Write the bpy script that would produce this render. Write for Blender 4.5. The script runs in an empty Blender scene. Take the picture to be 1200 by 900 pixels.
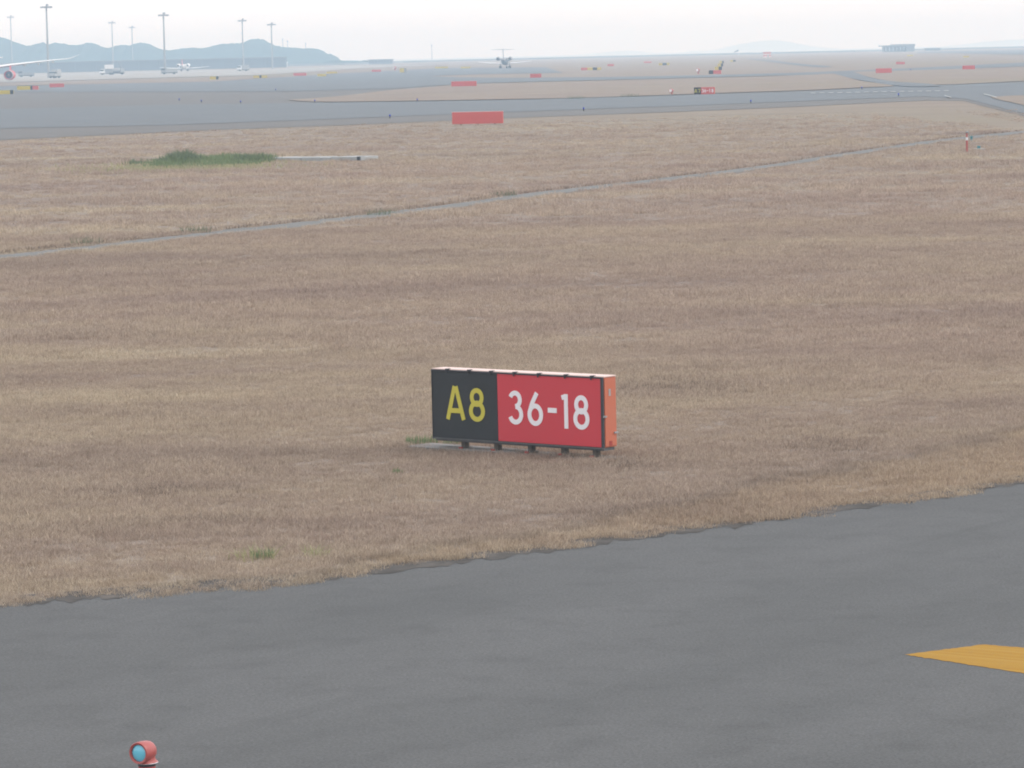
import bpy, bmesh, math, random
import numpy as np
from mathutils import Vector, Matrix
random.seed(7); rng = np.random.default_rng(11)
S = bpy.context.scene
C = S.collection

# ------------------------------------------------------------------ camera
F_PX, CAM_H, HOR = 4500.0, 4.64, 63.0          # focal length in 1200 px wide pixels, eye height, eye level row at u=600
ROLL = math.radians(1.31)
PITCH = math.atan((450 - HOR) * math.cos(ROLL) / F_PX)
FW = Vector((0, math.cos(PITCH), -math.sin(PITCH)))
R0, U0 = Vector((1, 0, 0)), Vector((0, math.sin(PITCH), math.cos(PITCH)))
RT = R0 * math.cos(ROLL) - U0 * math.sin(ROLL)
UP = U0 * math.cos(ROLL) + R0 * math.sin(ROLL)
cd = bpy.data.cameras.new('camera'); cam = bpy.data.objects.new('camera', cd); C.objects.link(cam)
cd.sensor_width = 36; cd.lens = 36 * F_PX / 1200; cd.clip_start = 0.1; cd.clip_end = 30000
M = Matrix(((RT.x, UP.x, -FW.x, 0), (RT.y, UP.y, -FW.y, 0), (RT.z, UP.z, -FW.z, CAM_H), (0, 0, 0, 1)))
cam.matrix_world = M
S.camera = cam

# ------------------------------------------------------------------ light
SUN_AZ, SUN_EL = math.radians(95), math.radians(50)     # azimuth measured from +Y (view direction) towards +X (right)
sun_dir = Vector((math.sin(SUN_AZ) * math.cos(SUN_EL), math.cos(SUN_AZ) * math.cos(SUN_EL), math.sin(SUN_EL)))
W = bpy.data.worlds.new('World'); S.world = W; W.use_nodes = True
nt = W.node_tree; nt.nodes.clear()
sky = nt.nodes.new('ShaderNodeTexSky'); sky.sky_type = 'NISHITA'; sky.sun_disc = False
sky.sun_elevation = SUN_EL; sky.sun_rotation = SUN_AZ
sky.air_density = 1.0; sky.dust_density = 1.5; sky.ozone_density = 1.0; sky.altitude = 0
hs = nt.nodes.new('ShaderNodeHueSaturation'); hs.inputs['Saturation'].default_value = 0.30
bg = nt.nodes.new('ShaderNodeBackground'); bg.inputs['Strength'].default_value = 0.15
ow = nt.nodes.new('ShaderNodeOutputWorld')
veil = nt.nodes.new('ShaderNodeMix'); veil.data_type = 'RGBA'; veil.inputs[0].default_value = 0.68      # high thin overcast over the clear sky
veil.inputs[7].default_value = (5.0, 5.1, 5.35, 1)
nt.links.new(sky.outputs[0], hs.inputs['Color']); nt.links.new(hs.outputs[0], veil.inputs[6]); nt.links.new(veil.outputs[2], bg.inputs[0]); nt.links.new(bg.outputs[0], ow.inputs[0])
sl = bpy.data.lights.new('sun', 'SUN'); sl.energy = 0.55; sl.angle = math.radians(20); sl.color = (1, 0.95, 0.88)
so = bpy.data.objects.new('sun', sl); C.objects.link(so)
so.rotation_euler = (-sun_dir).to_track_quat('-Z', 'Y').to_euler()
S.view_settings.view_transform = 'Standard'; S.view_settings.look = 'None'
S.view_settings.exposure = 0.95; S.view_settings.gamma = 1; S.view_settings.use_curve_mapping = False
S.cycles.use_denoising = True
S.cycles.volume_bounces = 2
S.cycles.max_bounces = 5; S.cycles.diffuse_bounces = 3; S.cycles.transparent_max_bounces = 6
S.cycles.filter_width = 1.9
HAZE_DENSITY = 0.00040

# ------------------------------------------------------------------ helpers: pixels of the photograph to places in the world
def ray(u, v): return FW * F_PX + RT * (u - 600) - UP * (v - 450)
def P(u, v, z=0.0):
    d = ray(u, v); t = (z - CAM_H) / d.z
    return Vector((d.x * t, d.y * t, z))
def Pd(u, v, Y):
    d = ray(u, v); t = Y / d.y
    return Vector((d.x * t, Y, CAM_H + d.z * t))
def px_per_m(Y): return F_PX / Y

# ------------------------------------------------------------------ helpers: objects
def link(o, parent=None):
    C.objects.link(o)
    if parent is not None: o.parent = parent
    return o
def tag(o, label=None, cat=None, group=None, kind=None):
    if label: o['label'] = label
    if cat: o['category'] = cat
    if group: o['group'] = group
    if kind: o['kind'] = kind
    return o
def empty(name, loc, rz=0.0):
    o = bpy.data.objects.new(name, None); o.location = loc; o.rotation_euler = (0, 0, rz); o.empty_display_size = 0.3
    return link(o)
def build(name, bm, mat, parent=None, smooth=False):
    me = bpy.data.meshes.new(name)
    bmesh.ops.recalc_face_normals(bm, faces=bm.faces)
    bm.to_mesh(me); bm.free()
    if mat is not None: me.materials.append(mat)
    if smooth:
        for p in me.polygons: p.use_smooth = True
        try: me.set_sharp_from_angle(angle=math.radians(40))
        except Exception: pass
    return link(bpy.data.objects.new(name, me), parent)
def share(name, src, parent, loc=(0, 0, 0), rot=(0, 0, 0), scl=(1, 1, 1)):
    o = bpy.data.objects.new(name, src.data); o.location = loc; o.rotation_euler = rot; o.scale = scl
    return link(o, parent)
def box(bm, x0, x1, y0, y1, z0, z1, bev=0.0):
    vs = [bm.verts.new((x, y, z)) for z in (z0, z1) for y in (y0, y1) for x in (x0, x1)]
    fs = [bm.faces.new([vs[i] for i in q]) for q in ((0, 2, 3, 1), (4, 5, 7, 6), (0, 1, 5, 4), (1, 3, 7, 5), (3, 2, 6, 7), (2, 0, 4, 6))]
    if bev > 0:
        es = list({e for f in fs for e in f.edges})
        bmesh.ops.bevel(bm, geom=es, offset=bev, segments=2, affect='EDGES', profile=0.6)
def B(*a, bev=0.0):
    bm = bmesh.new(); box(bm, *a, bev=bev); return bm
def tube(bm, p, q, r0, r1=None, n=10, cap=True):
    r1 = r0 if r1 is None else r1
    p, q = Vector(p), Vector(q); ax = (q - p).normalized()
    a = ax.orthogonal().normalized(); b = ax.cross(a)
    A = [bm.verts.new(p + a * r0 * math.cos(2*math.pi*i/n) + b * r0 * math.sin(2*math.pi*i/n)) for i in range(n)]
    D = [bm.verts.new(q + a * r1 * math.cos(2*math.pi*i/n) + b * r1 * math.sin(2*math.pi*i/n)) for i in range(n)]
    for i in range(n): bm.faces.new((A[i], A[(i+1) % n], D[(i+1) % n], D[i]))
    if cap: bm.faces.new(A[::-1]); bm.faces.new(D)
def T(*a, **k):
    bm = bmesh.new(); tube(bm, *a, **k); return bm
def loft(bm, rings, cap=True):
    """rings: lists of points with equal count"""
    R = [[bm.verts.new(p) for p in r] for r in rings]; n = len(R[0])
    for A, D in zip(R, R[1:]):
        for i in range(n): bm.faces.new((A[i], A[(i+1) % n], D[(i+1) % n], D[i]))
    if cap: bm.faces.new(R[0][::-1]); bm.faces.new(R[-1])
def lathe_y(bm, prof, cx=0, cz=0, n=18, cap=True):
    """prof: (y, radius) pairs along the y axis"""
    loft(bm, [[(cx + r*math.cos(2*math.pi*i/n), y, cz + r*math.sin(2*math.pi*i/n)) for i in range(n)] for y, r in prof], cap)
def lathe_z(bm, prof, cx=0, cy=0, n=18, cap=True):
    loft(bm, [[(cx + r*math.cos(2*math.pi*i/n), cy + r*math.sin(2*math.pi*i/n), z) for i in range(n)] for z, r in prof], cap)
def sheet(name, pts, z, mat):
    """a flat polygon lying on the ground: pts are world (x, y) pairs"""
    bm = bmesh.new(); vs = [bm.verts.new((p[0], p[1], z)) for p in pts]
    f = bm.faces.new(vs); f.normal_update()
    if f.normal.z < 0: f.normal_flip()
    bmesh.ops.triangulate(bm, faces=[f])
    me = bpy.data.meshes.new(name); bm.to_mesh(me); bm.free(); me.materials.append(mat)
    return link(bpy.data.objects.new(name, me))
def smooth_line(pts, n=6):
    """Catmull-Rom through pixel points"""
    out = []; q = [pts[0]] + list(pts) + [pts[-1]]
    for i in range(1, len(q) - 2):
        p0, p1, p2, p3 = [np.array(q[i+k], float) for k in (-1, 0, 1, 2)]
        for k in range(n):
            t = k / n
            out.append(tuple(0.5*((2*p1) + (-p0+p2)*t + (2*p0-5*p1+4*p2-p3)*t*t + (-p0+3*p1-3*p2+p3)*t**3)))
    out.append(tuple(pts[-1])); return out
def px_sheet(name, pix, z, mat):
    s = sheet(name, [P(u, v)[:2] for u, v in pix], z, mat); return tag(s, kind='structure')

# ------------------------------------------------------------------ helpers: materials
def new_mat(name):
    m = bpy.data.materials.new(name); m.use_nodes = True
    t = m.node_tree; t.nodes.clear()
    o = t.nodes.new('ShaderNodeOutputMaterial'); b = t.nodes.new('ShaderNodeBsdfPrincipled')
    t.links.new(b.outputs[0], o.inputs['Surface'])
    return m, t, b
def N(t, typ, **inp):
    n = t.nodes.new(typ)
    for k, v in inp.items(): n.inputs[k.replace('_', ' ')].default_value = v
    return n
def noise(t, vec, scale, detail=4, rough=0.55):
    n = N(t, 'ShaderNodeTexNoise', Scale=scale, Detail=detail, Roughness=rough); t.links.new(vec, n.inputs['Vector']); return n.outputs['Fac']
def ramp(t, fac, stops):
    r = t.nodes.new('ShaderNodeValToRGB'); e = r.color_ramp.elements
    while len(e) < len(stops): e.new(0.5)
    for x, (p, c) in zip(e, stops): x.position = p; x.color = (*c, 1)
    t.links.new(fac, r.inputs[0]); return r.outputs[0]
def mix(t, fac, a, b, mode='MIX'):
    m = t.nodes.new('ShaderNodeMix'); m.data_type = 'RGBA'; m.blend_type = mode
    for s, x in ((0, fac), (6, a), (7, b)):
        if isinstance(x, (int, float)): m.inputs[s].default_value = x
        elif isinstance(x, tuple): m.inputs[s].default_value = (*x, 1)
        else: t.links.new(x, m.inputs[s])
    return m.outputs[2]
def mapping(t, vec, scale=(1, 1, 1), rot=(0, 0, 0)):
    m = t.nodes.new('ShaderNodeMapping'); m.inputs['Scale'].default_value = scale; m.inputs['Rotation'].default_value = rot
    t.links.new(vec, m.inputs['Vector']); return m.outputs[0]
def along(t, vec, ang, sx, sy):
    m = t.nodes.new('ShaderNodeMapping'); m.vector_type = 'TEXTURE'; m.inputs['Rotation'].default_value = (0, 0, ang); m.inputs['Scale'].default_value = (1/sx, 1/sy, 1)
    t.links.new(vec, m.inputs['Vector']); return m.outputs[0]
def vmath(t, op, a, b_=None):
    n = t.nodes.new('ShaderNodeMath'); n.operation = op
    for i, x in enumerate((a, b_)):
        if x is None: continue
        if isinstance(x, (int, float)): n.inputs[i].default_value = x
        else: t.links.new(x, n.inputs[i])
    return n.outputs[0]
def bump(t, b, h, strength, dist):
    n = N(t, 'ShaderNodeBump', Strength=strength, Distance=dist); t.links.new(h, n.inputs['Height']); t.links.new(n.outputs[0], b.inputs['Normal'])
def paint(name, col, rough=0.5, wear=0.12, scale=3.0, metal=0.0, dirt=None, spec=0.5):
    """painted surface with slight weathering"""
    m, t, b = new_mat(name); g = t.nodes.new('ShaderNodeTexCoord').outputs['Object']
    n1 = noise(t, g, scale, 5, 0.6); n2 = noise(t, g, scale * 9, 3)
    d = dirt or tuple(c * 0.6 + 0.03 for c in col)
    a = mix(t, ramp(t, n1, [(0.35, (0, 0, 0)), (0.8, (1, 1, 1))]), col, tuple(c*(1-wear) + x*wear for c, x in zip(col, d)))
    a = mix(t, mix(t, wear, (0, 0, 0), ramp(t, n2, [(0.55, (0, 0, 0)), (0.8, (1, 1, 1))])), a, d)
    t.links.new(a, b.inputs['Base Color']); b.inputs['Roughness'].default_value = rough; b.inputs['Metallic'].default_value = metal
    b.inputs['Specular IOR Level'].default_value = spec
    return m

BA, BB = P(1200, 507), P(900, 571)
BDIR = (BA - BB).normalized(); EDGE_ANG = math.atan2(BDIR.y, BDIR.x)
def grass_colour(t):
    """dry turf: world-position patches of straw, tan and pinkish brown"""
    pos = t.nodes.new('ShaderNodeNewGeometry').outputs['Position']
    n0 = noise(t, pos, 0.012, 4, 0.6); n1 = noise(t, mapping(t, pos, (0.5, 1, 1), (0, 0, 0.35)), 0.13, 5, 0.62); n2 = noise(t, mapping(t, pos, (1, 1, 1)), 0.9, 4, 0.6)
    a = ramp(t, n1, [(0.30, (0.205, 0.165, 0.143)), (0.45, (0.262, 0.214, 0.178)), (0.56, (0.285, 0.236, 0.188)), (0.70, (0.345, 0.297, 0.226))])
    a = mix(t, ramp(t, n0, [(0.42, (0, 0, 0)), (0.6, (0.55, 0.55, 0.55))]), a, (0.275, 0.214, 0.186))
    a = mix(t, ramp(t, n2, [(0.5, (0, 0, 0)), (0.72, (0.42, 0.42, 0.42))]), a, (0.19, 0.152, 0.13))
    # strip mown along the pavement: straw coloured up to a faint ridge, pinker beyond
    d = t.nodes.new('ShaderNodeVectorMath'); d.operation = 'DOT_PRODUCT'; t.links.new(pos, d.inputs[0]); d.inputs[1].default_value = (-BDIR.y, BDIR.x, 0)
    q = vmath(t, 'ADD', vmath(t, 'SUBTRACT', d.outputs['Value'], -BDIR.y*BA.x + BDIR.x*BA.y), vmath(t, 'MULTIPLY', vmath(t, 'SUBTRACT', noise(t, pos, 0.5, 4, 0.6), 0.5), 2.2))
    k = vmath(t, 'MULTIPLY', vmath(t, 'ADD', q, 1.5), 1/3)
    a = mix(t, 1.0, a, ramp(t, k, [(0.0, (1.06, 1.02, 0.95)), (0.42, (1.02, 0.99, 0.94)), (0.52, (0.86, 0.85, 0.85)), (0.62, (1.0, 0.985, 0.99)), (1.0, (1.0, 0.98, 0.985))]), 'MULTIPLY')
    a = mix(t, 1.0, a, (0.972, 1.008, 1.005), 'MULTIPLY')
    return pos, a
# ground under and beyond the blades
m_ground, t, b = new_mat('dry_turf')
pos, a = grass_colour(t)
n3 = noise(t, mapping(t, pos, (1, 1, 1)), 5.0, 4, 0.65)
a = mix(t, ramp(t, n3, [(0.35, (0.55, 0.55, 0.55)), (0.65, (0, 0, 0))]), a, (0.19, 0.15, 0.12))
n4 = noise(t, pos, 0.006, 3, 0.5)
a = mix(t, ramp(t, n4, [(0.5, (0, 0, 0)), (0.7, (0.4, 0.4, 0.4))]), a, (0.22, 0.21, 0.13))
t.links.new(a, b.inputs['Base Color']); b.inputs['Roughness'].default_value = 1; b.inputs['Specular IOR Level'].default_value = 0.1
bump(t, b, n3, 0.6, 0.05)
# blades
def blade_mat(name, tint=None, amt=0.0):
    m, t, b = new_mat(name); pos, a = grass_colour(t)
    rnd = t.nodes.new('ShaderNodeObjectInfo').outputs['Random']
    att = t.nodes.new('ShaderNodeAttribute'); att.attribute_name = 'shade'
    a = mix(t, 1.0, a, ramp(t, rnd, [(0, (1.45, 1.38, 1.32)), (0.35, (1.66, 1.62, 1.56)), (0.7, (1.82, 1.80, 1.72)), (1, (1.55, 1.46, 1.44))]), 'MULTIPLY')
    a = mix(t, 1.0, a, ramp(t, att.outputs['Fac'], [(0, (0.55, 0.53, 0.52)), (0.5, (1.0, 1.0, 1.0)), (1, (1.5, 1.5, 1.46))]), 'MULTIPLY')
    if tint: a = mix(t, amt, a, tint)
    t.links.new(a, b.inputs['Base Color']); b.inputs['Roughness'].default_value = 0.9; b.inputs['Specular IOR Level'].default_value = 0.2
    tr = t.nodes.new('ShaderNodeBsdfTranslucent'); t.links.new(a, tr.inputs[0]); mx = t.nodes.new('ShaderNodeMixShader'); mx.inputs[0].default_value = 0.35
    t.links.new(b.outputs[0], mx.inputs[1]); t.links.new(tr.outputs[0], mx.inputs[2]); t.links.new(mx.outputs[0], t.nodes['Material Output'].inputs['Surface'])
    return m
m_blade = blade_mat('dry_blades')
m_green = blade_mat('green_blades', (0.165, 0.235, 0.115), 0.88)
m_dkgreen = blade_mat('dark_green_blades', (0.118, 0.165, 0.100), 0.9)
m_ygreen = blade_mat('yellow_green_blades', (0.36, 0.37, 0.19), 0.7)

def asphalt(name, col, col2, streak_rot=0.0, stain=0.25):
    m, t, b = new_mat(name); pos = t.nodes.new('ShaderNodeNewGeometry').outputs['Position']
    big = noise(t, along(t, pos, streak_rot, 0.35, 1.0), 0.45, 5, 0.6)
    mid = noise(t, pos, 1.7, 5, 0.6); fine = noise(t, pos, 45, 3, 0.7); grit = noise(t, pos, 110, 2, 0.6)
    a = mix(t, ramp(t, big, [(0.3, (0, 0, 0)), (0.7, (1, 1, 1))]), col, col2)
    a = mix(t, ramp(t, mid, [(0.5, (0, 0, 0)), (0.75, (stain,)*3)]), a, tuple(c*0.72 for c in col))
    a = mix(t, 1.0, a, ramp(t, fine, [(0.3, (0.72,)*3), (0.7, (1.28,)*3)]), 'MULTIPLY')
    a = mix(t, ramp(t, grit, [(0.68, (0, 0, 0)), (0.8, (0.35,)*3)]), a, (0.30, 0.30, 0.29))
    st = noise(t, along(t, pos, streak_rot, 0.05, 2.0), 1.0, 4, 0.6)
    a = mix(t, ramp(t, st, [(0.56, (0, 0, 0)), (0.75, (stain,)*3)]), a, tuple(c*0.8 for c in col))
    t.links.new(a, b.inputs['Base Color']); b.inputs['Roughness'].default_value = 0.9; b.inputs['Specular IOR Level'].default_value = 0.25
    bump(t, b, fine, 0.35, 0.01)
    return m
m_asph = asphalt('near_asphalt', (0.087, 0.088, 0.087), (0.112, 0.112, 0.111), EDGE_ANG, 0.45)
m_run = asphalt('taxiway_asphalt', (0.125, 0.135, 0.142), (0.158, 0.167, 0.174), 0.2)
m_shoulder = asphalt('shoulder_asphalt', (0.135, 0.128, 0.122), (0.155, 0.147, 0.138), 0.2)
m_path = asphalt('path_asphalt', (0.158, 0.155, 0.146), (0.185, 0.182, 0.172), 0.4)
m_apron = asphalt('apron_concrete', (0.27, 0.258, 0.232), (0.31, 0.295, 0.27), 0.1, 0.15)
m_conc = paint('concrete', (0.21, 0.20, 0.19), 0.9, 0.3, 6)
m_slab = paint('pale_concrete', (0.38, 0.385, 0.38), 0.9, 0.3, 2)
_a, _b = P(1153, 756), P(1200, 760); MARK_ANG = math.atan2((_b-_a).y, (_b-_a).x)
m_yline, t, b = new_mat('yellow_line_paint')
pos = t.nodes.new('ShaderNodeNewGeometry').outputs['Position']
n = noise(t, mapping(t, pos, (1, 1, 1)), 14, 5, 0.7); n2 = noise(t, along(t, pos, MARK_ANG, 0.12, 5.0), 2.2, 4, 0.6)
a = mix(t, ramp(t, n, [(0.5, (0, 0, 0)), (0.78, (0.5,)*3)]), (0.32, 0.165, 0.014), (0.18, 0.115, 0.035))
a = mix(t, ramp(t, n2, [(0.38, (0, 0, 0)), (0.7, (0.8,)*3)]), a, (0.37, 0.225, 0.045))
t.links.new(a, b.inputs['Base Color']); b.inputs['Roughness'].default_value = 0.85; b.inputs['Specular IOR Level'].default_value = 0.2
m_wline = paint('white_line_paint', (0.42, 0.42, 0.41), 0.8, 0.3, 2)

m_red = paint('sign_red', (0.56, 0.062, 0.078), 0.5, 0.10, 2.0, dirt=(0.36, 0.10, 0.10), spec=0.35)
m_black = paint('sign_black', (0.034, 0.039, 0.043), 0.5, 0.25, 2.0, dirt=(0.07, 0.07, 0.07), spec=0.4)
m_orange = paint('housing_orange', (0.50, 0.140, 0.078), 0.55, 0.2, 3.0, dirt=(0.45, 0.22, 0.15))
m_topcov = paint('pale_top_cover', (0.70, 0.52, 0.46), 0.55, 0.3, 4.0, dirt=(0.60, 0.50, 0.46))  # cover colour is paler and pinker than the orange housing
m_trim = paint('dark_trim', (0.045, 0.045, 0.05), 0.5, 0.3, 5.0)
m_beam = paint('beam_grey', (0.085, 0.09, 0.095), 0.6, 0.4, 8.0, dirt=(0.25, 0.24, 0.22))
m_leg = paint('leg_dark', (0.12, 0.112, 0.10), 0.7, 0.4, 8.0, dirt=(0.16, 0.13, 0.10))
m_legred = paint('leg_red', (0.35, 0.05, 0.04), 0.6, 0.2, 8.0)
m_ylet = paint('legend_yellow', (0.55, 0.49, 0.07), 0.45, 0.08, 4.0)
m_wlet = paint('legend_white', (0.80, 0.78, 0.80), 0.45, 0.06, 4.0)
m_metal = paint('zinc_metal', (0.42, 0.42, 0.43), 0.45, 0.2, 8.0, metal=0.6)
m_farred = paint('board_red', (0.56, 0.115, 0.105), 0.6, 0.25, 1.5, dirt=(0.46, 0.14, 0.10))
m_faryel = paint('board_yellow', (0.55, 0.43, 0.06), 0.6, 0.15, 1.5)
m_farblk = paint('board_black', (0.03, 0.03, 0.032), 0.6, 0.15, 1.5)
m_white = paint('white_paint', (0.72, 0.73, 0.74), 0.4, 0.1, 0.7)
m_grey = paint('grey_paint', (0.28, 0.29, 0.30), 0.5, 0.2, 0.7)
m_dark = paint('dark_paint', (0.035, 0.04, 0.045), 0.5, 0.2, 1.0)
m_jetred = paint('jet_red', (0.55, 0.035, 0.035), 0.35, 0.1, 0.5)
m_mast = paint('mast_grey', (0.30, 0.305, 0.31), 0.6, 0.2, 0.5)
m_tyre = paint('tyre_rubber', (0.02, 0.02, 0.02), 0.8, 0.2, 4)
m_blue = paint('blue_glass', (0.03, 0.05, 0.42), 0.2, 0.05, 4)
m_glass = paint('window_glass', (0.05, 0.07, 0.09), 0.1, 0.05, 2)
m_lamp_red = paint('lamp_red', (0.38, 0.085, 0.075), 0.42, 0.12, 12, dirt=(0.34, 0.12, 0.10))
m_lens, t, b = new_mat('lamp_lens')
g = t.nodes.new('ShaderNodeTexCoord').outputs['Object']
b.inputs['Base Color'].default_value = (0.17, 0.53, 0.66, 1); b.inputs['Roughness'].default_value = 0.18; b.inputs['Coat Weight'].default_value = 0.3
m_teal = paint('teal_paint', (0.06, 0.22, 0.24), 0.6, 0.2, 3)
m_wall = paint('breakwater_concrete', (0.13, 0.14, 0.15), 0.9, 0.4, 0.05)
m_build = paint('building_grey', (0.20, 0.20, 0.215), 0.7, 0.2, 0.1)
m_hill, t, b = new_mat('forest_hill')
pos = t.nodes.new('ShaderNodeNewGeometry').outputs['Position']
a = ramp(t, noise(t, pos, 0.03, 5, 0.65), [(0.3, (0.022, 0.036, 0.028)), (0.7, (0.048, 0.064, 0.045))])
t.links.new(a, b.inputs['Base Color']); b.inputs['Roughness'].default_value = 1; b.inputs['Specular IOR Level'].default_value = 0
m_sea, t, b = new_mat('sea_water')
b.inputs['Base Color'].default_value = (0.05, 0.09, 0.10, 1); b.inputs['Roughness'].default_value = 0.25
pos = t.nodes.new('ShaderNodeNewGeometry').outputs['Position']; bump(t, b, noise(t, pos, 0.5, 4), 0.6, 0.3)

# ------------------------------------------------------------------ the setting: sea, land, pavements
tag(sheet('sea', [(-2400, 1200), (2400, 1200), (2400, 9900), (-2400, 9900)], -2.0, m_sea), kind='structure')
def eye_row(u): return HOR - math.tan(ROLL) * (u - 600)
edge = [(-2600, 9.0), (-1500, 9.0), (-600, 9.0), (0, 9.0), (200, 9.0), (400, 8.6), (430, 8.2), (470, 7.4), (600, 7.2), (800, 7.0), (1000, 7.0), (1200, 6.8), (1700, 6.9), (2600, 7.0)]
land = [P(u, eye_row(u) + d)[:2] for u, d in edge]
land = [(-1850, -120)] + [(-1850, land[0][1])] + [p for p in land if abs(p[0]) < 1800] + [(1850, land[-1][1]), (1850, -120)]
# land sheet with a quay face that drops to the sea
bm = bmesh.new()
top = [bm.verts.new((x, y, 0)) for x, y in land]; f = bm.faces.new(top); f.normal_update()
if f.normal.z < 0: f.normal_flip()
ring = [bm.verts.new((x, y, -2.3)) for x, y in land]
for i in range(len(top)):
    j = (i + 1) % len(top); bm.faces.new((top[i], top[j], ring[j], ring[i]))
bmesh.ops.triangulate(bm, faces=[f])
tag(build('ground', bm, m_ground), kind='structure')

# near taxiway pavement: edge traced along the turf line, ragged
NEAR = [(-420, 738), (-200, 728), (0, 711), (100, 703), (200, 694), (330, 684), (480, 668), (600, 652), (720, 636), (830, 621), (930, 607), (1030, 593), (1120, 580), (1200, 566), (1330, 545), (1500, 512)]
near_px = smooth_line(NEAR, 14)
near_w = [P(u, v) for u, v in near_px]
jag = []
for i, p in enumerate(near_w):
    k = 0.10 * math.sin(i*0.9) + 0.07 * math.sin(i*2.3 + 1) + rng.normal(0, 0.05)
    jag.append((p.x, p.y + k))
tag(sheet('taxiway', [(-40, -60)] + [(-40, jag[0][1])] + jag + [(60, jag[-1][1] + 6), (60, -60)], 0.004, m_asph), kind='structure')
m_soil_shade, t, b = new_mat('edge_soil_shade')  # edge dirt; its dark tone also stands in for shade under overhanging turf
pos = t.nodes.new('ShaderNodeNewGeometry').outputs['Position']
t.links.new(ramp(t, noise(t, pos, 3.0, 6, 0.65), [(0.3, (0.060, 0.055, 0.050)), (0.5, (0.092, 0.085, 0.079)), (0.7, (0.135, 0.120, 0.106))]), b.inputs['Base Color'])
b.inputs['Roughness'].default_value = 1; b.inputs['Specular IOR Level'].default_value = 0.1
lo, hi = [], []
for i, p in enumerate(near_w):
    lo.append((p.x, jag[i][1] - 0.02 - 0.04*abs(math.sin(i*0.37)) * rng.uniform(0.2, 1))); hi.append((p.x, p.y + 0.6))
tag(sheet('soil_shade_verge', lo + hi[::-1], 0.007, m_soil_shade), kind='structure')
near_x = np.array([p.x for p in near_w]); near_y = np.array([p.y for p in near_w])
def near_edge(x): return np.interp(x, near_x, near_y)
# yellow marking whose corner shows at the right
mk = [(1060, 768), (1153, 756), (1200, 760), (1420, 779), (1420, 824), (1200, 790)]; mkp = []
for (u0, v0), (u1, v1) in zip(mk, mk[1:] + mk[:1]):
    n = max(4, int(math.hypot(u1-u0, v1-v0)/4))
    for k in range(n): mkp.append((u0+(u1-u0)*k/n + rng.normal(0, 0.25), v0+(v1-v0)*k/n + rng.normal(0, 0.22)))
px_sheet('taxiway_marking', mkp, 0.0065, m_yline)

# far pavements (traced outlines, each at its own place on the ground)
px_sheet('far_taxiway_shoulder', [(-900, 196), (-300, 178), (0, 164.5), (215, 154), (400, 147), (600, 138.5), (800, 131), (950, 124.5), (1050, 119.5), (1085, 118), (1130, 118.5), (1150, 124), (1180, 131.5), (1205, 137), (1330, 166), (1800, 300), (1900, 250), (1400, 97), (1200, 93.5), (1000, 100), (800, 103), (600, 103), (450, 100), (300, 96.5), (200, 98), (0, 104), (-300, 116), (-900, 140)], 0.02, m_shoulder)
px_sheet('far_taxiway', [(-900, 186), (-300, 165), (0, 151), (200, 147), (400, 139.5), (600, 131.5), (800, 124.5), (950, 118.5), (1080, 113.5), (1130, 116), (1155, 122), (1185, 130), (1210, 136), (1340, 166), (1790, 290), (1840, 262), (1480, 140), (1210, 112), (1500, 99), (1500, 84), (1200, 97), (1060, 101), (950, 107.5), (800, 112), (600, 117.5), (400, 120.5), (200, 123), (0, 128), (-300, 140), (-900, 165)], 0.04, m_run)
px_sheet('runway', [(-900, 143), (-300, 118), (0, 108), (200, 108), (330, 107.5), (460, 104), (560, 97.8), (700, 94.3), (830, 91), (950, 88), (1200, 78), (1500, 66), (1500, 60), (1200, 73.5), (1060, 80.3), (950, 85), (830, 88.3), (700, 90.6), (600, 91.5), (540, 91), (500, 89.5), (560, 87.2), (660, 85.5), (640, 79), (520, 79.8), (400, 86), (300, 93), (250, 95.5), (0, 101.5), (-300, 112), (-900, 135)], 0.06, m_run)
px_sheet('grass_verge', smooth_line([(338, 117.8), (400, 113), (460, 106), (560, 99), (700, 95.2), (830, 92), (940, 88.5), (978, 86.8), (990, 90), (1010, 95.5), (1048, 101.2), (1010, 103.2), (950, 106.2), (830, 110.2), (700, 114.8), (600, 117), (450, 119.4), (370, 120), (338, 117.8)], 4)[:-1], 0.08, m_ground)
px_sheet('grass_verge', smooth_line([(1000, 84.4), (1016, 90), (1050, 96.8), (1095, 99.8), (1140, 98.6), (1200, 95.4), (1400, 85), (1400, 70), (1200, 78.5), (1130, 81), (1060, 83.2), (1000, 84.4)], 4)[:-1], 0.08, m_ground)
px_sheet('grass_verge', [(-900, 133), (-300, 108), (0, 98), (200, 92), (330, 88.8), (330, 90), (250, 96), (100, 99), (0, 101), (-300, 111), (-900, 137)], 0.08, m_ground)
px_sheet('grass_verge', smooth_line([(1160, 114.8), (1200, 112.5), (1300, 112), (1300, 150), (1200, 124.5), (1175, 119), (1160, 114.8)], 4)[:-1], 0.08, m_ground)
px_sheet('turnoff_taxiway', smooth_line([(975, 86.2), (1000, 93), (1025, 97.5), (1060, 102), (1100, 102), (1090, 99.2), (1045, 96.0), (1018, 91), (1000, 85.2), (975, 86.2)], 4)[:-1], 0.10, m_run)
px_sheet('far_connector', smooth_line([(870, 68.6), (900, 70.2), (925, 73.5), (950, 76), (975, 78), (960, 79), (925, 75.5), (895, 71.5), (870, 68.6)], 3)[:-1], 0.06, m_run)
px_sheet('apron', [(-900, 126), (-300, 106), (0, 97), (200, 91), (300, 88.5), (420, 80.5), (520, 76), (420, 77.2), (300, 81.5), (200, 83.2), (0, 88), (-300, 96), (-900, 110)], 0.10, m_apron)
px_sheet('far_runway_end', [(1075, 61.2), (1110, 60), (1200, 58.8), (1400, 55), (1400, 61), (1200, 64.2), (1110, 62.4), (1075, 62.4)], 0.10, m_run)
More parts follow.
